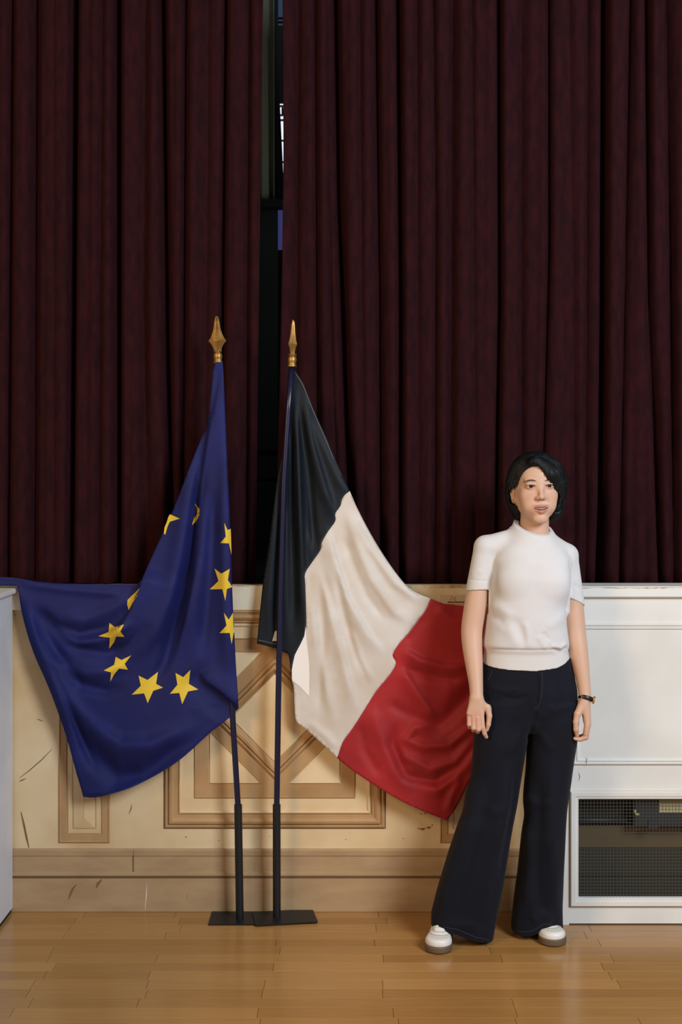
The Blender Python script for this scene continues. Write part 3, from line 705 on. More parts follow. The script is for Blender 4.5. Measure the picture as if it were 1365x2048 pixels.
# ------------------------------------------------------------------ volumes grown from distance functions
class Vol:
    def __init__(s, xs, ys, zs):
        s.x, s.y, s.z = [np.asarray(a, np.float32) for a in (xs, ys, zs)]
        s.F = np.full((len(s.x), len(s.y), len(s.z)), 1.0, np.float32)
    def region(s, lo, hi, m):
        sl = []
        for a, l, h in zip((s.x, s.y, s.z), lo, hi):
            i0 = max(0, int(np.searchsorted(a, l-m))-1); i1 = min(len(a), int(np.searchsorted(a, h+m))+1); sl.append(slice(i0, max(i0, i1)))
        return tuple(sl), s.x[sl[0]][:, None, None], s.y[sl[1]][None, :, None], s.z[sl[2]][None, None, :]
    def add(s, prim, k=0.008):
        lo, hi, fn = prim; sl, X, Y, Z = s.region(lo, hi, k+0.006); R = s.F[sl]
        if R.size == 0: return
        d = fn(X, Y, Z).astype(np.float32)+np.zeros_like(R)
        if k <= 0: s.F[sl] = np.minimum(R, d); return
        h = np.clip(k-np.abs(R-d), 0, None)/k; s.F[sl] = np.minimum(R, d)-h*h*k*0.25
    def sub(s, prim, k=0.002):
        lo, hi, fn = prim; sl, X, Y, Z = s.region(lo, hi, k+0.004); R = s.F[sl]
        if R.size == 0: return
        d = -(fn(X, Y, Z).astype(np.float32)+np.zeros_like(R))
        if k <= 0: s.F[sl] = np.maximum(R, d); return
        h = np.clip(k-np.abs(R-d), 0, None)/k; s.F[sl] = np.maximum(R, d)+h*h*k*0.25
    def mesh(s, name, m, parent):
        F = s.F; F[0], F[-1] = 1, 1; F[:, 0], F[:, -1] = 1, 1; F[:, :, 0], F[:, :, -1] = 1, 1
        ins = F < 0; c = ins.view(np.uint8)
        cnt = c[:-1]+c[1:]; cnt = cnt[:, :-1]+cnt[:, 1:]; cnt = cnt[:, :, :-1]+cnt[:, :, 1:]
        act = (cnt > 0) & (cnt < 8); I, J, K = np.nonzero(act); n = len(I); del cnt
        vid = np.full(act.shape, -1, np.int32); vid[I, J, K] = np.arange(n)
        acc = np.zeros((n, 3)); num = np.zeros(n)
        cor = [(0,0,0),(1,0,0),(0,1,0),(1,1,0),(0,0,1),(1,0,1),(0,1,1),(1,1,1)]
        vals = [F[I+a, J+b, K+d_] for a, b, d_ in cor]
        for p, q in ((0,1),(2,3),(4,5),(6,7),(0,2),(1,3),(4,6),(5,7),(0,4),(1,5),(2,6),(3,7)):
            a, b = vals[p], vals[q]; m_ = (a < 0) != (b < 0); t = np.where(m_, a/np.where(m_, a-b, 1), 0)
            for ax in range(3): acc[:, ax] += np.where(m_, cor[p][ax]+t*(cor[q][ax]-cor[p][ax]), 0)
            num += m_
        pos = acc/num[:, None]+np.stack([I, J, K], 1)
        co = np.stack([np.interp(pos[:, i], np.arange(len(a)), a) for i, a in enumerate((s.x, s.y, s.z))], 1)
        quads = []
        def emit(A, B, C, D, flip):
            q = np.stack([A, B, C, D], 1); q[flip] = q[flip][:, ::-1]; quads.append(q[(q >= 0).all(1)])
        e = ins[:-1, 1:-1, 1:-1] != ins[1:, 1:-1, 1:-1]; i, j, k = np.nonzero(e); f = ~ins[i, j+1, k+1]
        emit(vid[i, j, k], vid[i, j+1, k], vid[i, j+1, k+1], vid[i, j, k+1], f)
        e = ins[1:-1, :-1, 1:-1] != ins[1:-1, 1:, 1:-1]; i, j, k = np.nonzero(e); f = ~ins[i+1, j, k+1]
        emit(vid[i, j, k], vid[i, j, k+1], vid[i+1, j, k+1], vid[i+1, j, k], f)
        e = ins[1:-1, 1:-1, :-1] != ins[1:-1, 1:-1, 1:]; i, j, k = np.nonzero(e); f = ~ins[i+1, j+1, k]
        emit(vid[i, j, k], vid[i+1, j, k], vid[i+1, j+1, k], vid[i, j+1, k], f)
        q = np.concatenate(quads)
        me = bpy.data.meshes.new(name); me.vertices.add(n); me.vertices.foreach_set('co', co.astype(np.float32).ravel())
        me.loops.add(q.size); me.loops.foreach_set('vertex_index', q.astype(np.int32).ravel())
        me.polygons.add(len(q)); me.polygons.foreach_set('loop_start', np.arange(0, q.size, 4, dtype=np.int32))
        me.polygons.foreach_set('loop_total', np.full(len(q), 4, np.int32))
        me.update(calc_edges=True); me.validate(); me.materials.append(m); me.shade_smooth()
        o = bpy.data.objects.new(name, me); COL.objects.link(o)
        if parent: o.parent = parent; o.matrix_parent_inverse = Matrix.Translation(-parent.location)
        return o
def cone(a, b, ra, rb, flat=1.0, T=None):
    """tapered capsule a->b; flat<1 squeezes it along y"""
    a = np.array(a, float); b = np.array(b, float); ba = b-a; L2 = (ba*ba*np.array([1, 1/flat**2, 1])).sum(); r = max(ra, rb)*1.02
    lo = np.minimum(a, b)-r; hi = np.maximum(a, b)+r
    def fn(X, Y, Z):
        px, py, pz = X-a[0], (Y-a[1])/flat, Z-a[2]; bx, by, bz = ba[0], ba[1]/flat, ba[2]
        t = np.clip((px*bx+py*by+pz*bz)/L2, 0, 1)
        return (np.sqrt((px-bx*t)**2+(py-by*t)**2+(pz-bz*t)**2)-(ra+(rb-ra)*t))*min(1, flat*1.15)
    return lo, hi, fn
def ell(c, r):
    c = np.array(c, float); r = np.array(r, float)
    def fn(X, Y, Z):
        x, y, z = X-c[0], Y-c[1], Z-c[2]
        k0 = np.sqrt((x/r[0])**2+(y/r[1])**2+(z/r[2])**2); k1 = np.sqrt((x/r[0]**2)**2+(y/r[1]**2)**2+(z/r[2]**2)**2)
        return np.where(k1 > 1e-9, k0*(k0-1)/np.maximum(k1, 1e-9), -min(r))
    return c-r, c+r, fn
def local(prim, R, T):
    """prim given in local axes; world = R*local + T (R a 3x3 array)"""
    lo, hi, fn = prim; cs = np.array([[a, b, c] for a in (lo[0], hi[0]) for b in (lo[1], hi[1]) for c in (lo[2], hi[2])]) @ R.T + T
    def g(X, Y, Z):
        x, y, z = X-T[0], Y-T[1], Z-T[2]
        return fn(R[0,0]*x+R[1,0]*y+R[2,0]*z, R[0,1]*x+R[1,1]*y+R[2,1]*z, R[0,2]*x+R[1,2]*y+R[2,2]*z)
    return cs.min(0), cs.max(0), g
def rows_prim(rows, zlo, zhi, ex=2.2):
    """stack of oval sections: rows = (z, x0, x1, yc, b)"""
    r = np.array(sorted(rows)); z0_, z1_ = r[0, 0], r[-1, 0]; nn = max(8, int((z1_-z0_)/.002)); zz_ = np.linspace(z0_, z1_, nn); kk = 3 if z1_-z0_ < .6 else 7
    cols = [zz_]
    for c_ in range(1, 5):
        a_ = np.interp(zz_, r[:, 0], r[:, c_]); pad = np.concatenate([np.full(kk, a_[0]), a_, np.full(kk, a_[-1])])
        for _ in range(2): pad = np.convolve(pad, np.ones(2*kk+1)/(2*kk+1), 'same')
        sm = pad[kk:-kk]; e_ = kk*2; sm[:e_] = a_[:e_]; sm[-e_:] = a_[-e_:]; cols.append(sm)
    r = np.stack(cols, 1); z = r[:, 0]
    lo = (r[:, 1].min(), (r[:, 3]-r[:, 4]).min(), zlo); hi = (r[:, 2].max(), (r[:, 3]+r[:, 4]).max(), zhi)
    def fn(X, Y, Z):
        a = (np.interp(Z, z, r[:, 2])-np.interp(Z, z, r[:, 1]))/2; cx = (np.interp(Z, z, r[:, 2])+np.interp(Z, z, r[:, 1]))/2
        b = np.interp(Z, z, r[:, 4]); cy = np.interp(Z, z, r[:, 3])
        rho = (np.abs((X-cx)/a)**ex+np.abs((Y-cy)/b)**ex)**(1/ex)
        d = (rho-1)*np.minimum(a, b)*0.85
        return np.maximum(d, np.maximum(zlo-Z, Z-zhi))
    return lo, hi, fn
def halfspace(lo, hi, n, d):      # inside where n.p < d
    return np.array(lo), np.array(hi), (lambda X, Y, Z: n[0]*X+n[1]*Y+n[2]*Z-d)
def axis(*segs):
    """graded axis: (start, end, step) pieces"""
    out = []
    for a, b, st_ in segs: out += list(np.arange(a, b-st_*0.5, st_))
    out.append(segs[-1][1]); return np.array(out)
def displace(o, folds, front=True):
    me = o.data; n = len(me.vertices); co = np.empty(n*3, np.float32); me.vertices.foreach_get('co', co); co = co.reshape(-1, 3)
    no = np.empty(n*3, np.float32); me.vertex_normals.foreach_get('vector', no); no = no.reshape(-1, 3)
    s = FPX/(CD+co[:, 1]); px = CX+co[:, 0]*s; py = HY+(CZ-co[:, 2])*s
    h = fold_sum(px, py, folds)*np.clip(-no[:, 1]*1.6+0.1, 0, 1)
    co += no*h[:, None].astype(np.float32); me.vertices.foreach_set('co', co.ravel()); me.update()

# ------------------------------------------------------------------ the woman
YH = -0.30
person = empty('person', (WX(1040, YH), YH, 0), 'woman in a white short-sleeved sweater and dark wide trousers standing by the white cover', 'person')
def Q(px, py, Y=YH): w = W(px, py, Y); return (w.x, w.y, w.z)

# head axes: origin between the eyes' level and the ears; face looks along -y
TH = math.radians(3.5); RL = math.radians(-1.5)
Rz = np.array([[math.cos(TH), -math.sin(TH), 0], [math.sin(TH), math.cos(TH), 0], [0, 0, 1]])
Ry = np.array([[math.cos(RL), 0, math.sin(RL)], [0, 1, 0], [-math.sin(RL), 0, math.cos(RL)]])
RH = Rz @ Ry
TP = np.array([WX(1071.5, -0.31), -0.300, WZ(972, -0.38)])
def H(prim): return local(prim, RH, TP)
def hw(p): return Vector((RH @ np.array(p, float))+TP)

v = Vol(axis((WX(905), WX(1205), .0021)), axis((-0.44, -0.17, .0021)),
        axis((0.03, .10, .006), (.10, WZ(1497,-.4), .01), (WZ(1497,-.4), WZ(1380,-.4), .0018), (WZ(1380,-.4), 1.33, .006), (1.33, 1.64, .0017)))
# trunk under the clothes
v.add(rows_prim([(0.70, Q(985,0)[0], Q(1125,0)[0], -.30, .070), (0.90, Q(985,0)[0], Q(1125,0)[0], -.30, .08), (1.00, Q(992,0)[0], Q(1112,0)[0], -.30, .07),
                 (1.20, Q(995,0)[0], Q(1122,0)[0], -.30, .085), (1.30, Q(1000,0)[0], Q(1120,0)[0], -.295, .07), (1.34, Q(1030,0)[0], Q(1105,0)[0], -.29, .055)], 0.735, 1.345), 0.0)
for hp, kn, an in ((Q(1008,1430,-.30), Q(985,1640,-.315), Q(914,1850,-.23)), (Q(1102,1430,-.29), Q(1090,1640,-.275), Q(1076,1850,-.17))):
    v.add(cone(hp, kn, .070, .046), .02); v.add(cone(kn, an, .045, .030), .02); v.add(cone(an, (an[0]-.01, an[1]-.10, .035), .028, .020), .02)
v.add(cone(Q(1069,1075,-.29), Q(1071,1010,-.295), .049, .045), .02)
v.add(cone(Q(1062,1082,-.285), Q(985,1102,-.29), .034, .030), .02)
v.add(cone(Q(1075,1082,-.285), Q(1125,1102,-.29), .034, .030), .02)
# arms
def limb(pts):          # one tapered chain: (px, py, depth, radius), rounded through its points
    P_ = np.array([list(Q(a, b, c))+[r_] for a, b, c, r_ in pts]); fine = smooth_line3(P_, 6)
    for a, b in zip(fine, fine[1:]): v.add(cone(a[:3], b[:3], a[3], b[3]), .0015)
def smooth_line3(P_, n):
    P_ = np.vstack([2*P_[0]-P_[1], P_, 2*P_[-1]-P_[-2]]); out = []
    for i in range(1, len(P_)-2):
        p0, p1, p2, p3 = P_[i-1:i+3]
        for k in range(n):
            t = k/n; out.append(0.5*((2*p1)+(-p0+p2)*t+(2*p0-5*p1+4*p2-p3)*t*t+(-p0+3*p1-3*p2+p3)*t**3))
    out.append(P_[-2]); return out
limb([(969,1108,-.30,.027), (957.5,1160,-.303,.0310), (956,1180,-.304,.0330), (953,1198,-.305,.0350), (950,1220,-.307,.0362), (944.5,1258,-.313,.0348), (945,1290,-.328,.0325), (949,1330,-.352,.0280), (952.5,1366,-.375,.0228), (954,1394,-.392,.0208)])
limb([(1135,1112,-.29,.028), (1144.5,1175,-.295,.0305), (1146.5,1200,-.297,.0325), (1148,1225,-.299,.0345), (1152,1262,-.308,.0330), (1157,1298,-.325,.0315), (1163,1335,-.340,.0265), (1168,1368,-.351,.0218), (1170.5,1392,-.358,.0204)])
# hand at the left of the picture, back of the hand to the viewer, fingers curled under
HYR = -0.398
def q(px, py, dy=0.0): return Q(px, py, HYR+dy)
for (kx, ky), r in (((963,1430), .0112), ((955,1432), .0110), ((947,1431), .0105), ((939.5,1429), .0098)):
    v.add(cone(q(955+(kx-955)*.35, 1398), q(kx, ky-3, -.006), .0150, r, .9), .009)
v.add(cone(q(962,1405), q(977,1418, .004), .0125, .0105), .008)
fingers = [[(963.5,1433,-.008), (966,1455,-.014), (970,1467,-.012), (973.5,1474,-.006)], [(955.5,1435,-.010), (957.5,1459,-.016), (956.5,1463,.004), (956,1452,.012)],
           [(947.2,1434,-.008), (947.5,1456,-.013), (948,1460,.005), (948,1450,.012)], [(939.2,1431,-.004), (938.8,1449,-.009), (940,1454,.006), (942,1446,.011)]]
for i, f in enumerate(fingers):
    rr_ = [(.0092,.0080,.0072,.0058), (.0090,.0078,.0074,.0062), (.0086,.0075,.0070,.006), (.0080,.0068,.0064,.0055)][i]
    for a in range(3): v.add(cone(q(*f[a]), q(*f[a+1]), rr_[a], rr_[a+1]), .0022)
th = [(976,1415,.002), (979.5,1432,-.003), (977.5,1449,-.006), (974.5,1460,-.004)]
for a, (r0, r1) in zip(range(3), ((.0115,.0088), (.0088,.0078), (.0078,.0058))): v.add(cone(q(*th[a]), q(*th[a+1]), r0, r1), .003)
# hand at the right of the picture, seen from the thumb side
HYL = -0.362
def ql(px, py, dy=0.0): return Q(px, py, HYL+dy)
for dy, kx, ky, r in ((-.012,1175,1446,.0108), (.004,1177,1448,.0105), (.020,1176,1447,.0100), (.034,1173,1444,.0092)):
    v.add(cone(ql(1170,1398, dy*.35), ql(kx, ky, dy), .0160, r), .009)
v.add(cone(ql(1166,1408,-.006), ql(1156,1428,-.018), .0150, .0115), .009)
tl = [(1155.5,1428,-.018), (1152.5,1444,-.022), (1153,1459,-.022), (1155,1471,-.016)]
for a, (r0, r1) in zip(range(3), ((.0115,.0092), (.0092,.0088), (.0088,.0066))): v.add(cone(ql(*tl[a]), ql(*tl[a+1]), r0, r1), .003)
for dy, sc, ox in ((-.014,1,0), (.003,1.0,1.5), (.019,.95,1), (.033,.82,-1)):
    f = [(1175+ox,1450), (1171.5+ox,1475), (1160+ox,1479), (1150.5+ox,1477)]
    f = [(x, 1448+(y-1448)*sc) for x, y in f]
    for a, (r0, r1) in zip(range(3), ((.0098*sc,.0082*sc), (.0080*sc,.0070*sc), (.0070*sc,.0055*sc))): v.add(cone(ql(*f[a], dy), ql(*f[a+1], dy), r0, r1), .0022)
# head
v.add(H(ell((0, .012, .022), (.0705, .090, .082))), .0)
v.add(H(ell((0, -.028, -.030), (.0615, .056, .076))), .03)
v.add(H(ell((0, -.052, .030), (.050, .034, .040))), .02)
for sx in (-1, 1):
    v.add(H(cone((sx*.054, .000, -.052), (sx*.013, -.067, -.105), .0140, .0125)), .022)
    v.add(H(ell((sx*.035, -.0575, -.032), (.026, .022, .024))), .018)
    v.add(H(ell((sx*.031, -.056, -.062), (.025, .024, .028))), .016)
    v.add(H(ell((sx*.028, -.076, .017), (.021, .008, .006))), .012)
v.add(H(ell((0, -.070, -.106), (.019, .015, .014))), .016)
v.add(H(ell((0, -.072, -.075), (.030, .019, .022))), .014)
for sx in (-1, 1):   # sockets, lids
    v.sub(H(ell((sx*.0305, -.1000, .001), (.017, .0125, .0090))), .010)
for sx in (-1, 1):
    v.add(H(ell((sx*.0305, -.0725, .0005), (.0158, .0160, .0125))), .005)
    v.sub(H((np.array((sx*.0305-.016, -.100, -.008)), np.array((sx*.0305+.016, -.072, .008)), (lambda X, Y, Z, sx=sx: np.maximum(np.abs(Z+.0002-.0010*sx*(X-sx*.0305)/.0145)-.0046*(1-np.clip(np.abs(X-sx*.0305)/.0148, 0, 1.2)**2), Y+.0765)*.8))), .0008)
    v.add(H(cone((sx*.0180, -.0870, .0058), (sx*.0420, -.0790, .0052), .0020, .0018)), .003)
v.add(H(cone((0, -.083, .004), (0, -.0985, -.033), .0042, .0066)), .018)
v.add(H(ell((0, -.0990, -.0360), (.0085, .0080, .0068))), .009)
for sx in (-1, 1):
    v.add(H(ell((sx*.0112, -.0905, -.0385), (.0062, .0080, .0056))), .007)
for sx in (-1, 1): v.sub(H(ell((sx*.0062, -.0975, -.0440), (.0032, .0050, .0026))), .0015)
for sx in (-1, 1):
    v.add(H(cone((sx*.0235, -.0790, -.0690), (sx*.004, -.0905, -.0660), .0024, .0040)), .008)
    v.add(H(cone((sx*.0225, -.0795, -.0720), (0, -.0895, -.0845), .0022, .0050)), .008)
def smile(X, Y, Z):
    u_ = np.clip(np.abs(X)/.0250, 0, 1.2); zc = -.0742+.0036*u_**2; hh_ = .0044*(1-u_**2)
    return np.maximum(np.abs(Z-zc)-hh_, np.maximum(-.115-Y, Y+.0775))*.8
v.sub(H((np.array((-.026, -.112, -.081)), np.array((.026, -.078, -.064)), smile)), .0010)
v.sub(H(ell((0, -.0925, -.0935), (.0130, .0050, .0024))), .006)
# ear
for sx in (-1, 1):
    v.add(H(ell((sx*.0725, .006, -.022), (.0075, .016, .030))), .004)
    v.add(H(cone((sx*.078, .012, .000), (sx*.073, -.001, -.050), .0055, .0058)), .004)
    v.sub(H(ell((sx*.0800, -.004, -.022), (.0045, .0075, .014))), .002)
M['skin'] = mat('skin', (214,170,140), 0.52, attr='tint', sss=0.10, spec=0.35)
body = v.mesh('body', M['skin'], person); del v
def paint_skin(o):
    me = o.data; n = len(me.vertices); co = np.empty(n*3, np.float32); me.vertices.foreach_get('co', co); co = co.reshape(-1, 3)
    L = (co-TP) @ RH; x, y, z = L[:, 0], L[:, 1], L[:, 2]
    base = np.array(lin((205,166,141))[:3]); C = np.tile(base, (n, 1))
    def blend(m_, c):
        m_ = np.clip(m_, 0, 1)[:, None]; C[:] = C*(1-m_)+np.array(lin(c)[:3])*m_
    front = (y < -.055)
    for sx in (-1, 1): blend(front*0.30*np.exp(-((x-sx*.036)/.020)**2-((z+.032)/.018)**2), (206,128,110))
    up = np.exp(-(((z+.0662-3.5*x*x)/.0042)**4))*np.exp(-((x/.0268)**6)); blend(front*(y < -.078)*up*.85, (164,98,90))
    lo_ = np.exp(-(((z+.0838-19*x*x)/.0056)**4))*np.exp(-((x/.0250)**6)); blend(front*(y < -.078)*lo_*.85, (188,106,96))
    mouth = (np.abs(x) < .0255)*(np.abs(z+.0742-7*x*x) < .0042)*(y > -.0885+9*x*x)*(y < -.066); blend(mouth*0.8, (110,45,40))
    for sx in (-1, 1):      # brows
        t = (x*sx-.0325)/.0200; zc = .0150+.0042*(1-t*t)-.0010*t; wb = .0034*np.clip(1.15-np.abs(t)**2, 0.0, 1)
        blend(front*(np.abs(t) < 1.05)*np.exp(-((z-zc)/np.maximum(wb, 1e-4))**4)*.95, (40,30,24))
        blend(front*np.exp(-((x-sx*.0312)/.0165)**6-((z-.0048+21*(x-sx*.0305)**2)/.0013)**2)*.97, (34,22,20))
        blend(front*np.exp(-((x-sx*.0305)/.0140)**4-((z+.0052)/.0014)**2)*.35, (120,80,66))
    # redder knuckles and finger ends
    for cc, r in (((q(950,1436,-.01)), .022), ((q(968,1462,-.01)), .016), ((q(978,1445)), .014), ((ql(1168,1468,-.01)), .020), ((ql(1154,1462,-.02)), .014)):
        d = np.sqrt(((co-np.array(cc))**2).sum(1)); blend(.42*np.exp(-(d/r)**2), (200,118,98))
    a = me.color_attributes.new('tint', 'FLOAT_COLOR', 'POINT'); a.data.foreach_set('color', np.concatenate([C, np.ones((n, 1))], 1).astype(np.float32).ravel())
paint_skin(body)
# eyes
M['sclera'] = mat('sclera', (176,164,156), 0.4, spec=0.3); M['iris'] = mat('dark_iris', (18,12,10), 0.35, spec=0.25)
M['teeth'] = mat('teeth', (240,234,224), 0.3)
for sx in (-1, 1):
    bm = bmesh.new(); bmesh.ops.create_uvsphere(bm, u_segments=24, v_segments=16, radius=.0125)
    bmesh.ops.transform(bm, matrix=Matrix.Translation(hw((sx*.0305, -.0725, -.0005))), verts=bm.verts); e = bm_obj('eye', bm, M['sclera'], person, True)
    bm = bmesh.new(); bmesh.ops.create_uvsphere(bm, u_segments=24, v_segments=16, radius=.0074)
    bmesh.ops.transform(bm, matrix=Matrix.Translation(hw((sx*.0305+.0002, -.0797, -.0002))) @ Matrix.Diagonal((1, .95, 1, 1)), verts=bm.verts)
    i_ = bm_obj('iris', bm, M['iris'], None, True); i_.parent = e
    i_.location = (0, 0, 0)
bm = bmesh.new()
for i in range(8):
    x = (i-3.5)*.0052; c = hw((x, -.0858+x*x*18, -.0718+x*x*6)); w_ = (.0023 if i in (3, 4) else .0021)
    b2 = bmesh.new(); box(b2, -w_, w_, -.0018, .0018, -.0040, .0040, .0009)
    bmesh.ops.transform(b2, matrix=Matrix.Translation(c) @ Matrix.Rotation(TH+x*22, 4, 'Z'), verts=b2.verts); tm = bpy.data.meshes.new('t'); b2.to_mesh(tm); b2.free(); bm.from_mesh(tm); bpy.data.meshes.remove(tm)
bm_obj('teeth', bm, M['teeth'], person, True)
# earring, ring
M['gold'] = mat('gold', (220,180,100), 0.25, metal=0.9)
for (a, b, c, r) in ((-.0775, -.006, -.045, .0022), (-.0755, -.008, -.051, .0028), (-.0725, -.009, -.0555, .0024)):
    bm = bmesh.new(); bmesh.ops.create_icosphere(bm, subdivisions=2, radius=r, matrix=Matrix.Translation(hw((a, b, c)))); bm_obj('earring', bm, M['gold'], person, True)
def ring_mesh(c, ax, R, r, flat=1.0, seg=28):
    bm = bmesh.new(); ax = Vector(ax).normalized(); u = ax.orthogonal().normalized(); w_ = ax.cross(u); vs_ = []
    for i in range(seg):
        a = 2*math.pi*i/seg; d = u*math.cos(a)+w_*math.sin(a); row_ = []
        for j in range(8):
            b = 2*math.pi*j/8; row_.append(bm.verts.new(Vector(c)+d*(R+r*math.cos(b))+ax*r*flat*math.sin(b)))
        vs_.append(row_)
    for i in range(seg):
        for j in range(8):
            A, B = vs_[i], vs_[(i+1) % seg]; bm.faces.new((A[j], A[(j+1) % 8], B[(j+1) % 8], B[j]))
    return bm
a, b = Vector(ql(1175,1450,-.014)), Vector(ql(1171.5,1475,-.014))
bm_obj('finger_ring', ring_mesh(a+(b-a)*.80, b-a, .0090, .0007), M['gold'], person, True)

# ---- sweater
M['knit'] = mat('white_knit', (214,212,212), 0.85, (208,205,202), 6, bump=0.06, bscale=500, sheen=0.1, spec=0.2)
def rows_px(rows): return [(WZ(py, Yc), WX(l, Yc), WX(r, Yc), Yc, b) for py, l, r, Yc, b in rows]
sv_ = Vol(axis((WX(915), WX(1185), .0027)), axis((-0.46, -0.15, .0027)), axis((WZ(1346,YH), WZ(1035,YH), .0024)))
sv_.add(rows_prim(rows_px([(1342,964.5,1145,-.30,.104),(1337,964.5,1145,-.30,.105),(1315,968,1139.5,-.30,.102),(1300,971,1135.5,-.30,.100),(1295,968.5,1137.5,-.30,.107),(1288,965.5,1138.5,-.30,.112),(1270,969,1136,-.30,.110),
   (1257,971,1134,-.30,.109),(1215,975.5,1130,-.30,.108),(1184,979,1139,-.30,.110),(1155,984,1143,-.30,.110),(1120,984,1146,-.295,.104),(1095,992,1132,-.29,.085),(1075,1015,1110,-.288,.066),(1060,1030,1100,-.287,.055)]), WZ(1345,YH), WZ(1058,YH), 2.35), 0.0)
for c_, r_ in (((1030,1163,-.365), (.052,.038,.050)), ((1104,1166,-.362), (.052,.038,.050))): sv_.add(ell(Q(*c_), r_), .03)
sv_.add(cone(Q(1056,1074,-.285), Q(973,1093,-.295), .040, .0350), .022)
sv_.add(cone(Q(971,1095,-.295), Q(954,1200,-.305), .0370, .0415), .014)
sv_.add(cone(Q(1080,1080,-.285), Q(1134,1109,-.29), .038, .0345), .022)
sv_.add(cone(Q(1135,1112,-.29), Q(1148,1215,-.298), .0360, .0375), .014)
sv_.add(cone(Q(1066,1028,-.288), Q(1062,1084,-.29), .0545, .075), .02)
# neckline, cuffs
nl = Vector(Q(1028,1044,-.29)); nr_ = Vector(Q(1099,1058,-.29)); nf = Vector(Q(1070,1068,-.352))
n_ = (nr_-nl).cross(nf-nl).normalized()
if n_.z < 0: n_ = -n_
lo, hi = np.array(Q(1000,1120)), np.array(Q(1130,1020)); lo[1], hi[1] = -.42, -.18
dd = n_.dot(nl)
sv_.sub((lo-.02*0, hi, lambda X, Y, Z: np.maximum(dd-(n_.x*X+n_.y*Y+n_.z*Z), -1.0)), .002)
sv_.sub(cone(Q(1068,1085,-.29), Q(1071,1000,-.295), .0515, .0500), .002)
def cut(cen, n, x0, x1, z0, z1):
    n = Vector(n).normalized(); d0 = n.dot(Vector(cen))
    return (np.array((x0, -.42, z0)), np.array((x1, -.16, z1)), lambda X, Y, Z: np.maximum(np.maximum((n.x*X+n.y*Y+n.z*Z)-d0, np.maximum(x0-X, X-x1)), np.maximum(z0-Z, Z-z1)))
sv_.sub(cut(Q(954,1180.0,-.345), (-.035,.12,1), Q(910,0)[0], Q(976.5,0)[0], WZ(1226,YH), WZ(1160,YH)), .0)
sv_.sub(cut(Q(1152,1200,-.335), (.42,.25,1), Q(1137.5,0)[0], Q(1200,0)[0], WZ(1270,YH), WZ(1160,YH)), .0)
hx = [WX(p, -.40) for p in (955,964,990,1017,1073,1117,1135,1146,1160)]; hz = [WZ(p, -.40) for p in (1337,1338,1340,1341,1342,1338,1332,1327,1327)]
sv_.sub((np.array((.4,-.46,.85)), np.array((.85,-.1,.93)), lambda X, Y, Z: Z-np.interp(X, hx, hz)-.10*(Y+.40)), 0)
shirt = sv_.mesh('sweater', M['knit'], person); del sv_
displace(shirt, [
 ([(984,1090),(983,1115),(985,1150),(980,1185)], 5, 5, -.0022),

 ([(1140,1110),(1146,1150),(1144,1195)], 4, 4, -.005), ([(1148,1168),(1158,1176),(1168,1172)], 4, 5, -.0022),
 ([(1000,1240),(1020,1262),(1040,1296)], 10, 13, .004), ([(1020,1225),(1042,1258),(1052,1296)], 9, 10, -.004), ([(1050,1240),(1056,1268),(1058,1300)], 6, 8, .004),
 ([(1075,1270),(1090,1292),(1098,1298)], 6, 6, .003), ([(1086,1262),(1100,1285),(1106,1296)], 5, 6, -.004), ([(1138,1282),(1122,1296),(1104,1291),(1094,1276)], 4, 5, .005),
 ([(1138,1292),(1122,1304),(1104,1299)], 4, 4, -.004),
 ([(970,1210),(1000,1215),(1040,1245)], 10, 10, .004), ([(976,1230),(1000,1240),(1020,1260)], 8, 8, -.003),
 ([(932,1158),(955,1161),(980,1163)], 2.5, 2.5, -.0016), ([(968,1298),(1010,1300),(1060,1301),(1100,1300),(1138,1297)], 3, 3, -.003),
 ([(940,1150),(955,1142),(970,1146)], 6, 6, .0015), ([(1138,1215),(1120,1240),(1090,1258)], 10, 10, .003),
])

# ---- trousers
M['denim'] = mat('dark_indigo_denim', (13,17,30), 0.8, (10,13,23), 18, stretch=(1,1,.3), bump=0.15, bscale=700, sheen=0.05, spec=0.2)
tv = Vol(axis((WX(850), WX(1170), .0032)), axis((-0.50, -0.14, .0032)), axis((0.0, WZ(1312,YH), .0034)))
L_ = rows_px([(1400,955,1068,-.30,.095),(1440,951,1062,-.30,.098),(1480,948,1055,-.305,.098),(1512,946,1050,-.305,.096),(1549,943,1044,-.305,.092),(1575,935,1040,-.31,.090),(1599,930,1037,-.312,.089),(1625,926,1032,-.315,.088),(1644,918,1028,-.318,.088),
   (1691,902,1020,-.314,.086),(1712,895,1017,-.312,.086),(1778,875,1006,-.306,.084),(1831,861.5,995,-.302,.080),(1864,860,989,-.300,.078),(1900,860,983,-.299,.078)])
R_ = rows_px([(1400,1052,1158,-.295,.095),(1440,1053,1158,-.295,.098),(1480,1055,1154.5,-.29,.098),(1520,1054,1148,-.29,.094),(1549,1052,1144,-.288,.090),(1572,1049,1141,-.287,.088),(1604,1047,1136,-.284,.086),(1618,1049,1134,-.283,.086),(1633,1050.5,1133,-.282,.086),(1650,1047,1132,-.28,.086),(1670,1044,1131,-.279,.087),
   (1717,1039,1129,-.264,.084),(1744,1036,1127.5,-.257,.083),(1778,1031,1126.5,-.250,.082),(1810,1027,1125,-.244,.081),(1849,1023,1126,-.240,.080),(1890,1023,1127,-.238,.080)])
tv.add(rows_prim(rows_px([(1316,969,1142,-.30,.094),(1330,966,1145,-.30,.097),(1340,964.5,1147,-.30,.099),(1380,957,1154.5,-.30,.105),(1420,954,1156,-.30,.100),(1445,962,1148,-.30,.085),(1462,985,1125,-.30,.065)]), WZ(1460,YH), WZ(1316,YH), 2.4), 0.0)
tv.add(rows_prim(L_, 0.0, WZ(1402,YH), 2.2), .02)
tv.add(rows_prim(R_, 0.0, WZ(1402,YH), 2.2), .008)
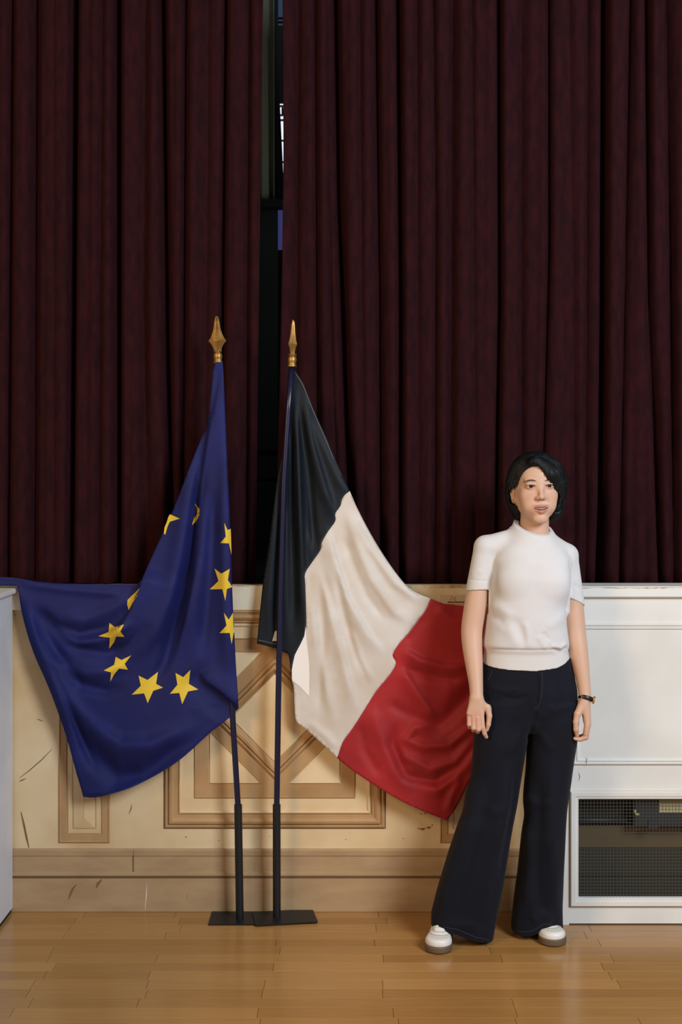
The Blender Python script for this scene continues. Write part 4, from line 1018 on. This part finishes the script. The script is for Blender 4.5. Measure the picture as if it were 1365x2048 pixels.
# hems: slanting openings
def hemcut(pts, Y0, slope, xa, xb):
    xs_ = [WX(p[0], Y0) for p in pts]; zs_ = [WZ(p[1], Y0) for p in pts]
    return (np.array((xa, -.50, -.02)), np.array((xb, -.14, .12)), lambda X, Y, Z: Z-(np.interp(X, xs_, zs_)+slope*(Y-Y0)))
xm = WX(1006, -.3)
tv.sub(hemcut([(861,1864),(890,1866),(912,1869),(952,1885),(984,1891)], -.375, -.05, -1, xm), 0)
tv.sub(hemcut([(1023,1868),(1045,1877),(1064,1873),(1080,1864),(1094,1858),(1110,1862),(1126,1868)], -.315, -.05, xm, 2), 0)
hollow = lambda rows: [(z, x0+.0065, x1-.0065, y, b-.0065) for z, x0, x1, y, b in rows]
tv.sub(rows_prim(hollow(L_), -.01, .10, 2.2), 0); tv.sub(rows_prim(hollow(R_), -.01, .10, 2.2), 0)
pants = tv.mesh('trousers', M['denim'], person); del tv
displace(pants, [
 ([(1075,1345),(1076,1380),(1072,1412)], 2.5, 2.5, -.004), ([(1081,1345),(1082,1380),(1076,1408)], 6, 2, .003),
 ([(1075,1420),(1066,1450),(1056,1482)], 4, 5, -.006), ([(975,1372),(1010,1382),(1045,1378)], 5, 6, .004), ([(1000,1392),(1030,1398),(1062,1392)], 5, 6, -.004),
 ([(1090,1410),(1110,1420),(1150,1410)], 6, 8, .004), ([(1070,1430),(1040,1470),(1010,1520)], 8, 10, .005), ([(1062,1440),(1085,1470),(1110,1510)], 8, 10, .005),
 ([(1020,1500),(1005,1620),(975,1760),(955,1870)], 14, 16, .012), ([(985,1540),(965,1640),(930,1760),(905,1860)], 12, 14, -.010), ([(960,1560),(935,1660),(900,1760),(880,1850)], 10, 14, .008),
 ([(1035,1520),(1030,1600),(1012,1700),(1000,1780)], 8, 9, -.007),
 ([(1110,1520),(1100,1620),(1105,1740),(1108,1850)], 12, 12, .010), ([(1080,1540),(1078,1640),(1075,1740),(1082,1840)], 12, 12, -.009), ([(1050,1585),(1075,1610),(1110,1600)], 8, 10, .006),
 ([(1055,1640),(1062,1720),(1052,1820)], 9, 10, .008), ([(1060,1845),(1085,1830),(1110,1842)], 10, 10, .008), ([(960,1600),(990,1625),(1025,1610)], 10, 12, .005), ([(880,1850),(940,1850),(985,1875)], 10, 10, .005)])
# stitching laid on the cloth
M['denim_thread'] = mat('denim_thread', (58,68,86), 0.8)
dg = bpy.context.evaluated_depsgraph_get()
def on_surface(o, pts, off=.0012):
    from mathutils.bvhtree import BVHTree
    me = o.data; key = o.name
    if key not in on_surface.c:
        on_surface.c[key] = BVHTree.FromPolygons([v_.co for v_ in me.vertices], [p.vertices for p in me.polygons])
    bt = on_surface.c[key]; eye = Vector((0, -CD, CZ)); out = []
    for x, y in pts:
        d = (W(x, y, 0)-eye).normalized(); h = bt.ray_cast(eye, d)
        if h[0] is not None: out.append(h[0]-d*off)
    return out
on_surface.c = {}
for name, line in (('fly_stitching', [(1085,1342),(1085,1380),(1082,1402),(1076,1414),(1070,1418)]), ('hem_stitching', [(866,1852),(890,1855),(914,1859),(952,1874),(980,1880)]),
                   ('hem_stitching', [(1032,1862),(1050,1864),(1070,1860),(1088,1849),(1104,1850),(1122,1857)]), ('pocket_stitching', [(985,1342),(978,1358),(966,1370)])):
    p3 = on_surface(pants, smooth_line(line, 6))
    if len(p3) > 2:
        bm = bmesh.new(); tube(bm, p3, .0006, 5); o = bm_obj(name, bm, M['denim_thread'], None, True); o.parent = pants

# ---- shoes
from mathutils.bvhtree import BVHTree
M['leather'] = mat('white_leather', (228,226,220), 0.45, (218,214,206), 20, bump=0.05, bscale=200)
M['gum'] = mat('grey_brown_gum', (104,86,66), 0.6, (90,73,54), 12)
M['lace'] = mat('white_lace', (236,234,228), 0.8, bump=0.2, bscale=900)
M['suede'] = mat('off_white_suede', (160,148,128), 0.85)
def shoe(tx, ty, ang, mirror, label=None):
    R = np.array([[math.cos(ang), -math.sin(ang), 0], [math.sin(ang), math.cos(ang), 0], [0, 0, 1]]); T = np.array([tx, ty, 0.0])
    def g(p): return local(p, R, T)
    def pt(x, y, z): return Vector(R @ np.array((x*mirror, y, z))+T)
    lo_, hi_ = np.array((tx-.14, ty-.27, 0)), np.array((tx+.14, ty+.06, .12))
    def foot2d(X, Y, off):
        def c2(ax, ay, bx, by, ra, rb):
            dx, dy = bx-ax, by-ay; t = np.clip(((X-ax)*dx+(Y-ay)*dy)/(dx*dx+dy*dy), 0, 1); return np.hypot(X-ax-t*dx, Y-ay-t*dy)-(ra+(rb-ra)*t)
        d = np.minimum(c2(0, -.03, .004*mirror, -.12, .031, .034), c2(.004*mirror, -.12, .002*mirror, -.196, .034, .0455)); return d+off
    def slab(off, z0, z1, rnd_):
        def fn(X, Y, Z):
            d2 = foot2d(X, Y, off)+rnd_; dz = np.abs(Z-(z0+z1)/2)-(z1-z0)/2+rnd_
            return np.hypot(np.clip(d2, 0, None), np.clip(dz, 0, None))+np.minimum(np.maximum(d2, dz), 0)-rnd_
        return (np.array((-.06, -.26, z0)), np.array((.06, .02, z1)), fn)
    ax = (axis((tx-.10, tx+.10, .0022)), axis((ty-.26, ty+.03, .0022)), axis((-.004, .10, .0018)))
    u = Vol(*ax)
    u.add(g(slab(.004, .018, .046, .012)), 0)
    u.add(g(ell((0, -.186, .028), (.040, .048, .0205))), .010)
    u.add(g(cone((0, -.165, .036), (0, -.08, .060), .030, .032)), .014)
    u.add(g(cone((0, -.08, .060), (0, -.045, .070), .032, .033)), .014)
    u.add(g(ell((0, -.035, .045), (.033, .036, .040))), .012)
    up = u.mesh('shoe', M['leather'], person)
    s_ = Vol(*ax); s_.add(g(slab(0, .0012, .0255, .007)), 0); sole = s_.mesh('sole', M['gum'], None); sole.parent = up
    bt = BVHTree.FromPolygons([v_.co for v_ in up.data.vertices], [p.vertices for p in up.data.polygons])
    def top(x, y, off):
        h = bt.ray_cast(pt(x, y, .2), Vector((0, 0, -1))); return (h[0] if h[0] is not None else pt(x, y, .05))+Vector((0, 0, off))
    bm = bmesh.new()
    for i in range(5):
        y = -.178+i*.0130; tube(bm, [top(x_, y+abs(x_)*.25, .0012) for x_ in (-.0185, -.011, -.004, .004, .011, .0185)], .0017, 8)
    l = bm_obj('laces', bm, M['lace'], None, True); l.parent = up
    bm = bmesh.new()
    for s0 in (-1, 1):
        tube(bm, [top(s0*.036, -.150, .0002), top(s0*.0335, -.172, .0002), top(s0*.026, -.190, .0002), top(s0*.014, -.200, .0002), top(0, -.203, .0002)], .0013, 6)
        tube(bm, [top(s0*.020, -.110, .0), top(s0*.0215, -.145, .0), top(s0*.0195, -.178, .0), top(s0*.012, -.186, .0), top(0, -.188, .0)], .0014, 6)
    c = bm_obj('overlay_seam', bm, M['suede'], None, True); c.parent = up
    return up
shoe(WX(889,-.19), -.192, math.radians(-9.5), -1)
shoe(WX(1074,-.13), -.124, math.radians(6.5), 1)

# ---- watch
M['strap'] = mat('black_strap', (16,18,26), 0.4)
wa = Vector(Q(1157,1300,-.325)); wb = Vector(Q(1170,1392,-.358)); axw = ((wb-wa).normalized()+Vector((-.36, 0, 0))).normalized()
wc = Vector(Q(1172.0,1396,-.360))
strap = bm_obj('wristwatch', ring_mesh(wc, axw, .0232, .0014, 5.0, 40), M['strap'], person, True)
bm = bmesh.new(); zz = axw; xx = Vector((1,-.12,0)); xx = (xx-zz*xx.dot(zz)).normalized(); yy = zz.cross(xx)
R3 = Matrix.Translation(wc) @ Matrix((xx, yy, zz)).transposed().to_4x4()
tube(bm, [Vector((.0236, .0, 0)), Vector((.0300, .0, 0))], .0130, 24)
bmesh.ops.transform(bm, matrix=R3, verts=bm.verts); o = bm_obj('watch_case', bm, M['gold'], None, True); o.parent = strap; o.modifiers.new('e', 'EDGE_SPLIT')
bm = bmesh.new(); box(bm, -.0150, -.0130, .0195, .0222, -.0085, .0085) if yy.y < 0 else box(bm, -.0150, -.0130, -.0222, -.0195, -.0085, .0085); bmesh.ops.transform(bm, matrix=R3, verts=bm.verts); o = bm_obj('buckle', bm, M['gold'], None); o.parent = strap

# ---- hair
M['hair'] = mat('black_hair', (12,14,16), 0.5, (18,20,23), 40, stretch=(1,1,.25), bump=0.2, bscale=300, spec=0.22)
hv = Vol(axis((TP[0]-.13, TP[0]+.13, .0022)), axis((TP[1]-.13, TP[1]+.15, .0022)), axis((TP[2]-.16, TP[2]+.135, .0022)))
hv.add(H(ell((.004, .014, .030), (.086, .106, .084))), 0)
hv.add(H(ell((-.050, .020, -.018), (.044, .062, .068))), .02)
hv.add(H(ell((-.046, .040, -.070), (.026, .036, .048))), .02)
hv.add(H(ell((.058, .002, .000), (.046, .074, .080))), .02)
hv.add(H(ell((.060, .004, -.060), (.036, .050, .056))), .02)
hv.add(H(ell((.040, .038, -.084), (.030, .034, .042))), .02)
hv.add(H(ell((0, .060, -.030), (.070, .050, .070))), .02)
hv.add(H(cone((-.010, -.070, .078), (.040, -.074, .036), .022, .022)), .014)
hv.add(H(cone((.040, -.074, .036), (.070, -.045, -.022), .022, .016)), .014)
win_poly = [(-.013,.070),(-.002,.064),(.010,.048),(.018,.033),(.029,.016),(.043,.000),(.057,-.016),(.0685,-.030),(.0675,-.055),(.0610,-.075),(.052,-.092),(.046,-.105),(.044,-.30),(-.062,-.30),(-.056,-.118),(-.051,-.10),(-.050,-.085),(-.056,-.066),(-.074,-.062),(-.088,-.045),(-.090,-.016),(-.0765,-.004),(-.0675,.002),(-.0635,.018),(-.057,.036),(-.044,.052),(-.028,.064)]
wp = np.array(smooth_line(win_poly+[win_poly[0]], 3)[:-1])
def poly_sdf(X, Z):
    d = np.full(np.broadcast(X, Z).shape, 1e9); ins_ = np.zeros(d.shape, bool); n = len(wp)
    for i in range(n):
        a = wp[i]; b = wp[(i+1) % n]; e = b-a; wx, wz = X-a[0], Z-a[1]
        t = np.clip((wx*e[0]+wz*e[1])/(e@e+1e-12), 0, 1); d = np.minimum(d, np.hypot(wx-t*e[0], wz-t*e[1]))
        if a[1] != b[1]: ins_ ^= ((a[1] > Z) != (b[1] > Z)) & (X < e[0]*(Z-a[1])/e[1]+a[0])
    return np.where(ins_, -d, d)
gx_ = np.linspace(-.14, .14, 281); gz_ = np.linspace(-.32, .14, 461); PG = poly_sdf(gx_[:, None], gz_[None, :])
def poly_lookup(X, Z):
    fx = np.clip((X+.14)/.001, 0, 279.99); fz = np.clip((Z+.32)/.001, 0, 459.99); i = fx.astype(int); j = fz.astype(int); u_ = fx-i; w_ = fz-j
    return PG[i, j]*(1-u_)*(1-w_)+PG[i+1, j]*u_*(1-w_)+PG[i, j+1]*(1-u_)*w_+PG[i+1, j+1]*u_*w_
def window_fn(X, Y, Z):
    X, Y, Z = np.broadcast_arrays(X, Y, Z)
    yc = np.where(X < -.055, .016, .004)
    return np.maximum(poly_lookup(X, Z), Y-yc)
hv.sub(H((np.array((-.12, -.13, -.20)), np.array((.12, .02, .10)), window_fn)), .003)
hv.sub(H(cone((0, .0, -.09), (-.005, .005, -.20), .045, .047)), .0)
hair = hv.mesh('hair', M['hair'], person); del hv
# combed strand relief and loose locks following the head
me = hair.data; n = len(me.vertices); co = np.empty(n*3, np.float32); me.vertices.foreach_get('co', co); co = co.reshape(-1, 3)
no = np.empty(n*3, np.float32); me.vertex_normals.foreach_get('vector', no); no = no.reshape(-1, 3); Lc = (co-TP) @ RH
ang = np.arctan2(Lc[:, 1]+.05, Lc[:, 0]+.012); hh = .0016*np.sin(ang*46+3*np.sin(Lc[:, 2]*30))+.0010*np.sin(ang*97+Lc[:, 2]*40)
co += no*hh[:, None].astype(np.float32); me.vertices.foreach_set('co', co.ravel()); me.update()
from mathutils.bvhtree import BVHTree
hb = BVHTree.FromPolygons([v_.co for v_ in me.vertices], [p.vertices for p in me.polygons])
r5 = random.Random(12); bm = bmesh.new()
part0 = Vector((-.012, -.060, .095))
for i in range(170):
    side = 1 if r5.random() < .62 else -1
    if side > 0: endp = Vector((r5.uniform(.05, .100), r5.uniform(-.055, .07), r5.uniform(-.115, .0)))
    else: endp = Vector((r5.uniform(-.092, -.055), r5.uniform(.030, .07), r5.uniform(-.115, -.03)))
    st_p = part0+Vector((0, r5.uniform(-.01, .11), r5.uniform(-.01, .01))); mid_ = (st_p+endp)/2+Vector((side*.05, -.02 if endp.y < 0 else .0, .05))
    pts = []
    for k in range(13):
        t = k/12; p = st_p*(1-t)**2+mid_*2*t*(1-t)+endp*t*t; w_ = hw(p); hit = hb.find_nearest(w_)
        if hit[0] is None: continue
        pts.append(hit[0]+hit[1]*(.0006+.0012*math.sin(t*3.1)))
    if len(pts) > 5 and (pts[0]-pts[-1]).length > .05:
        rr_ = r5.uniform(.0011, .0022); tube(bm, pts, [rr_*math.sin(.25+2.7*k/(len(pts)-1)) for k in range(len(pts))], 5)
lk = bm_obj('locks', bm, M['hair'], None, True); lk.parent = hair; stuff(lk)
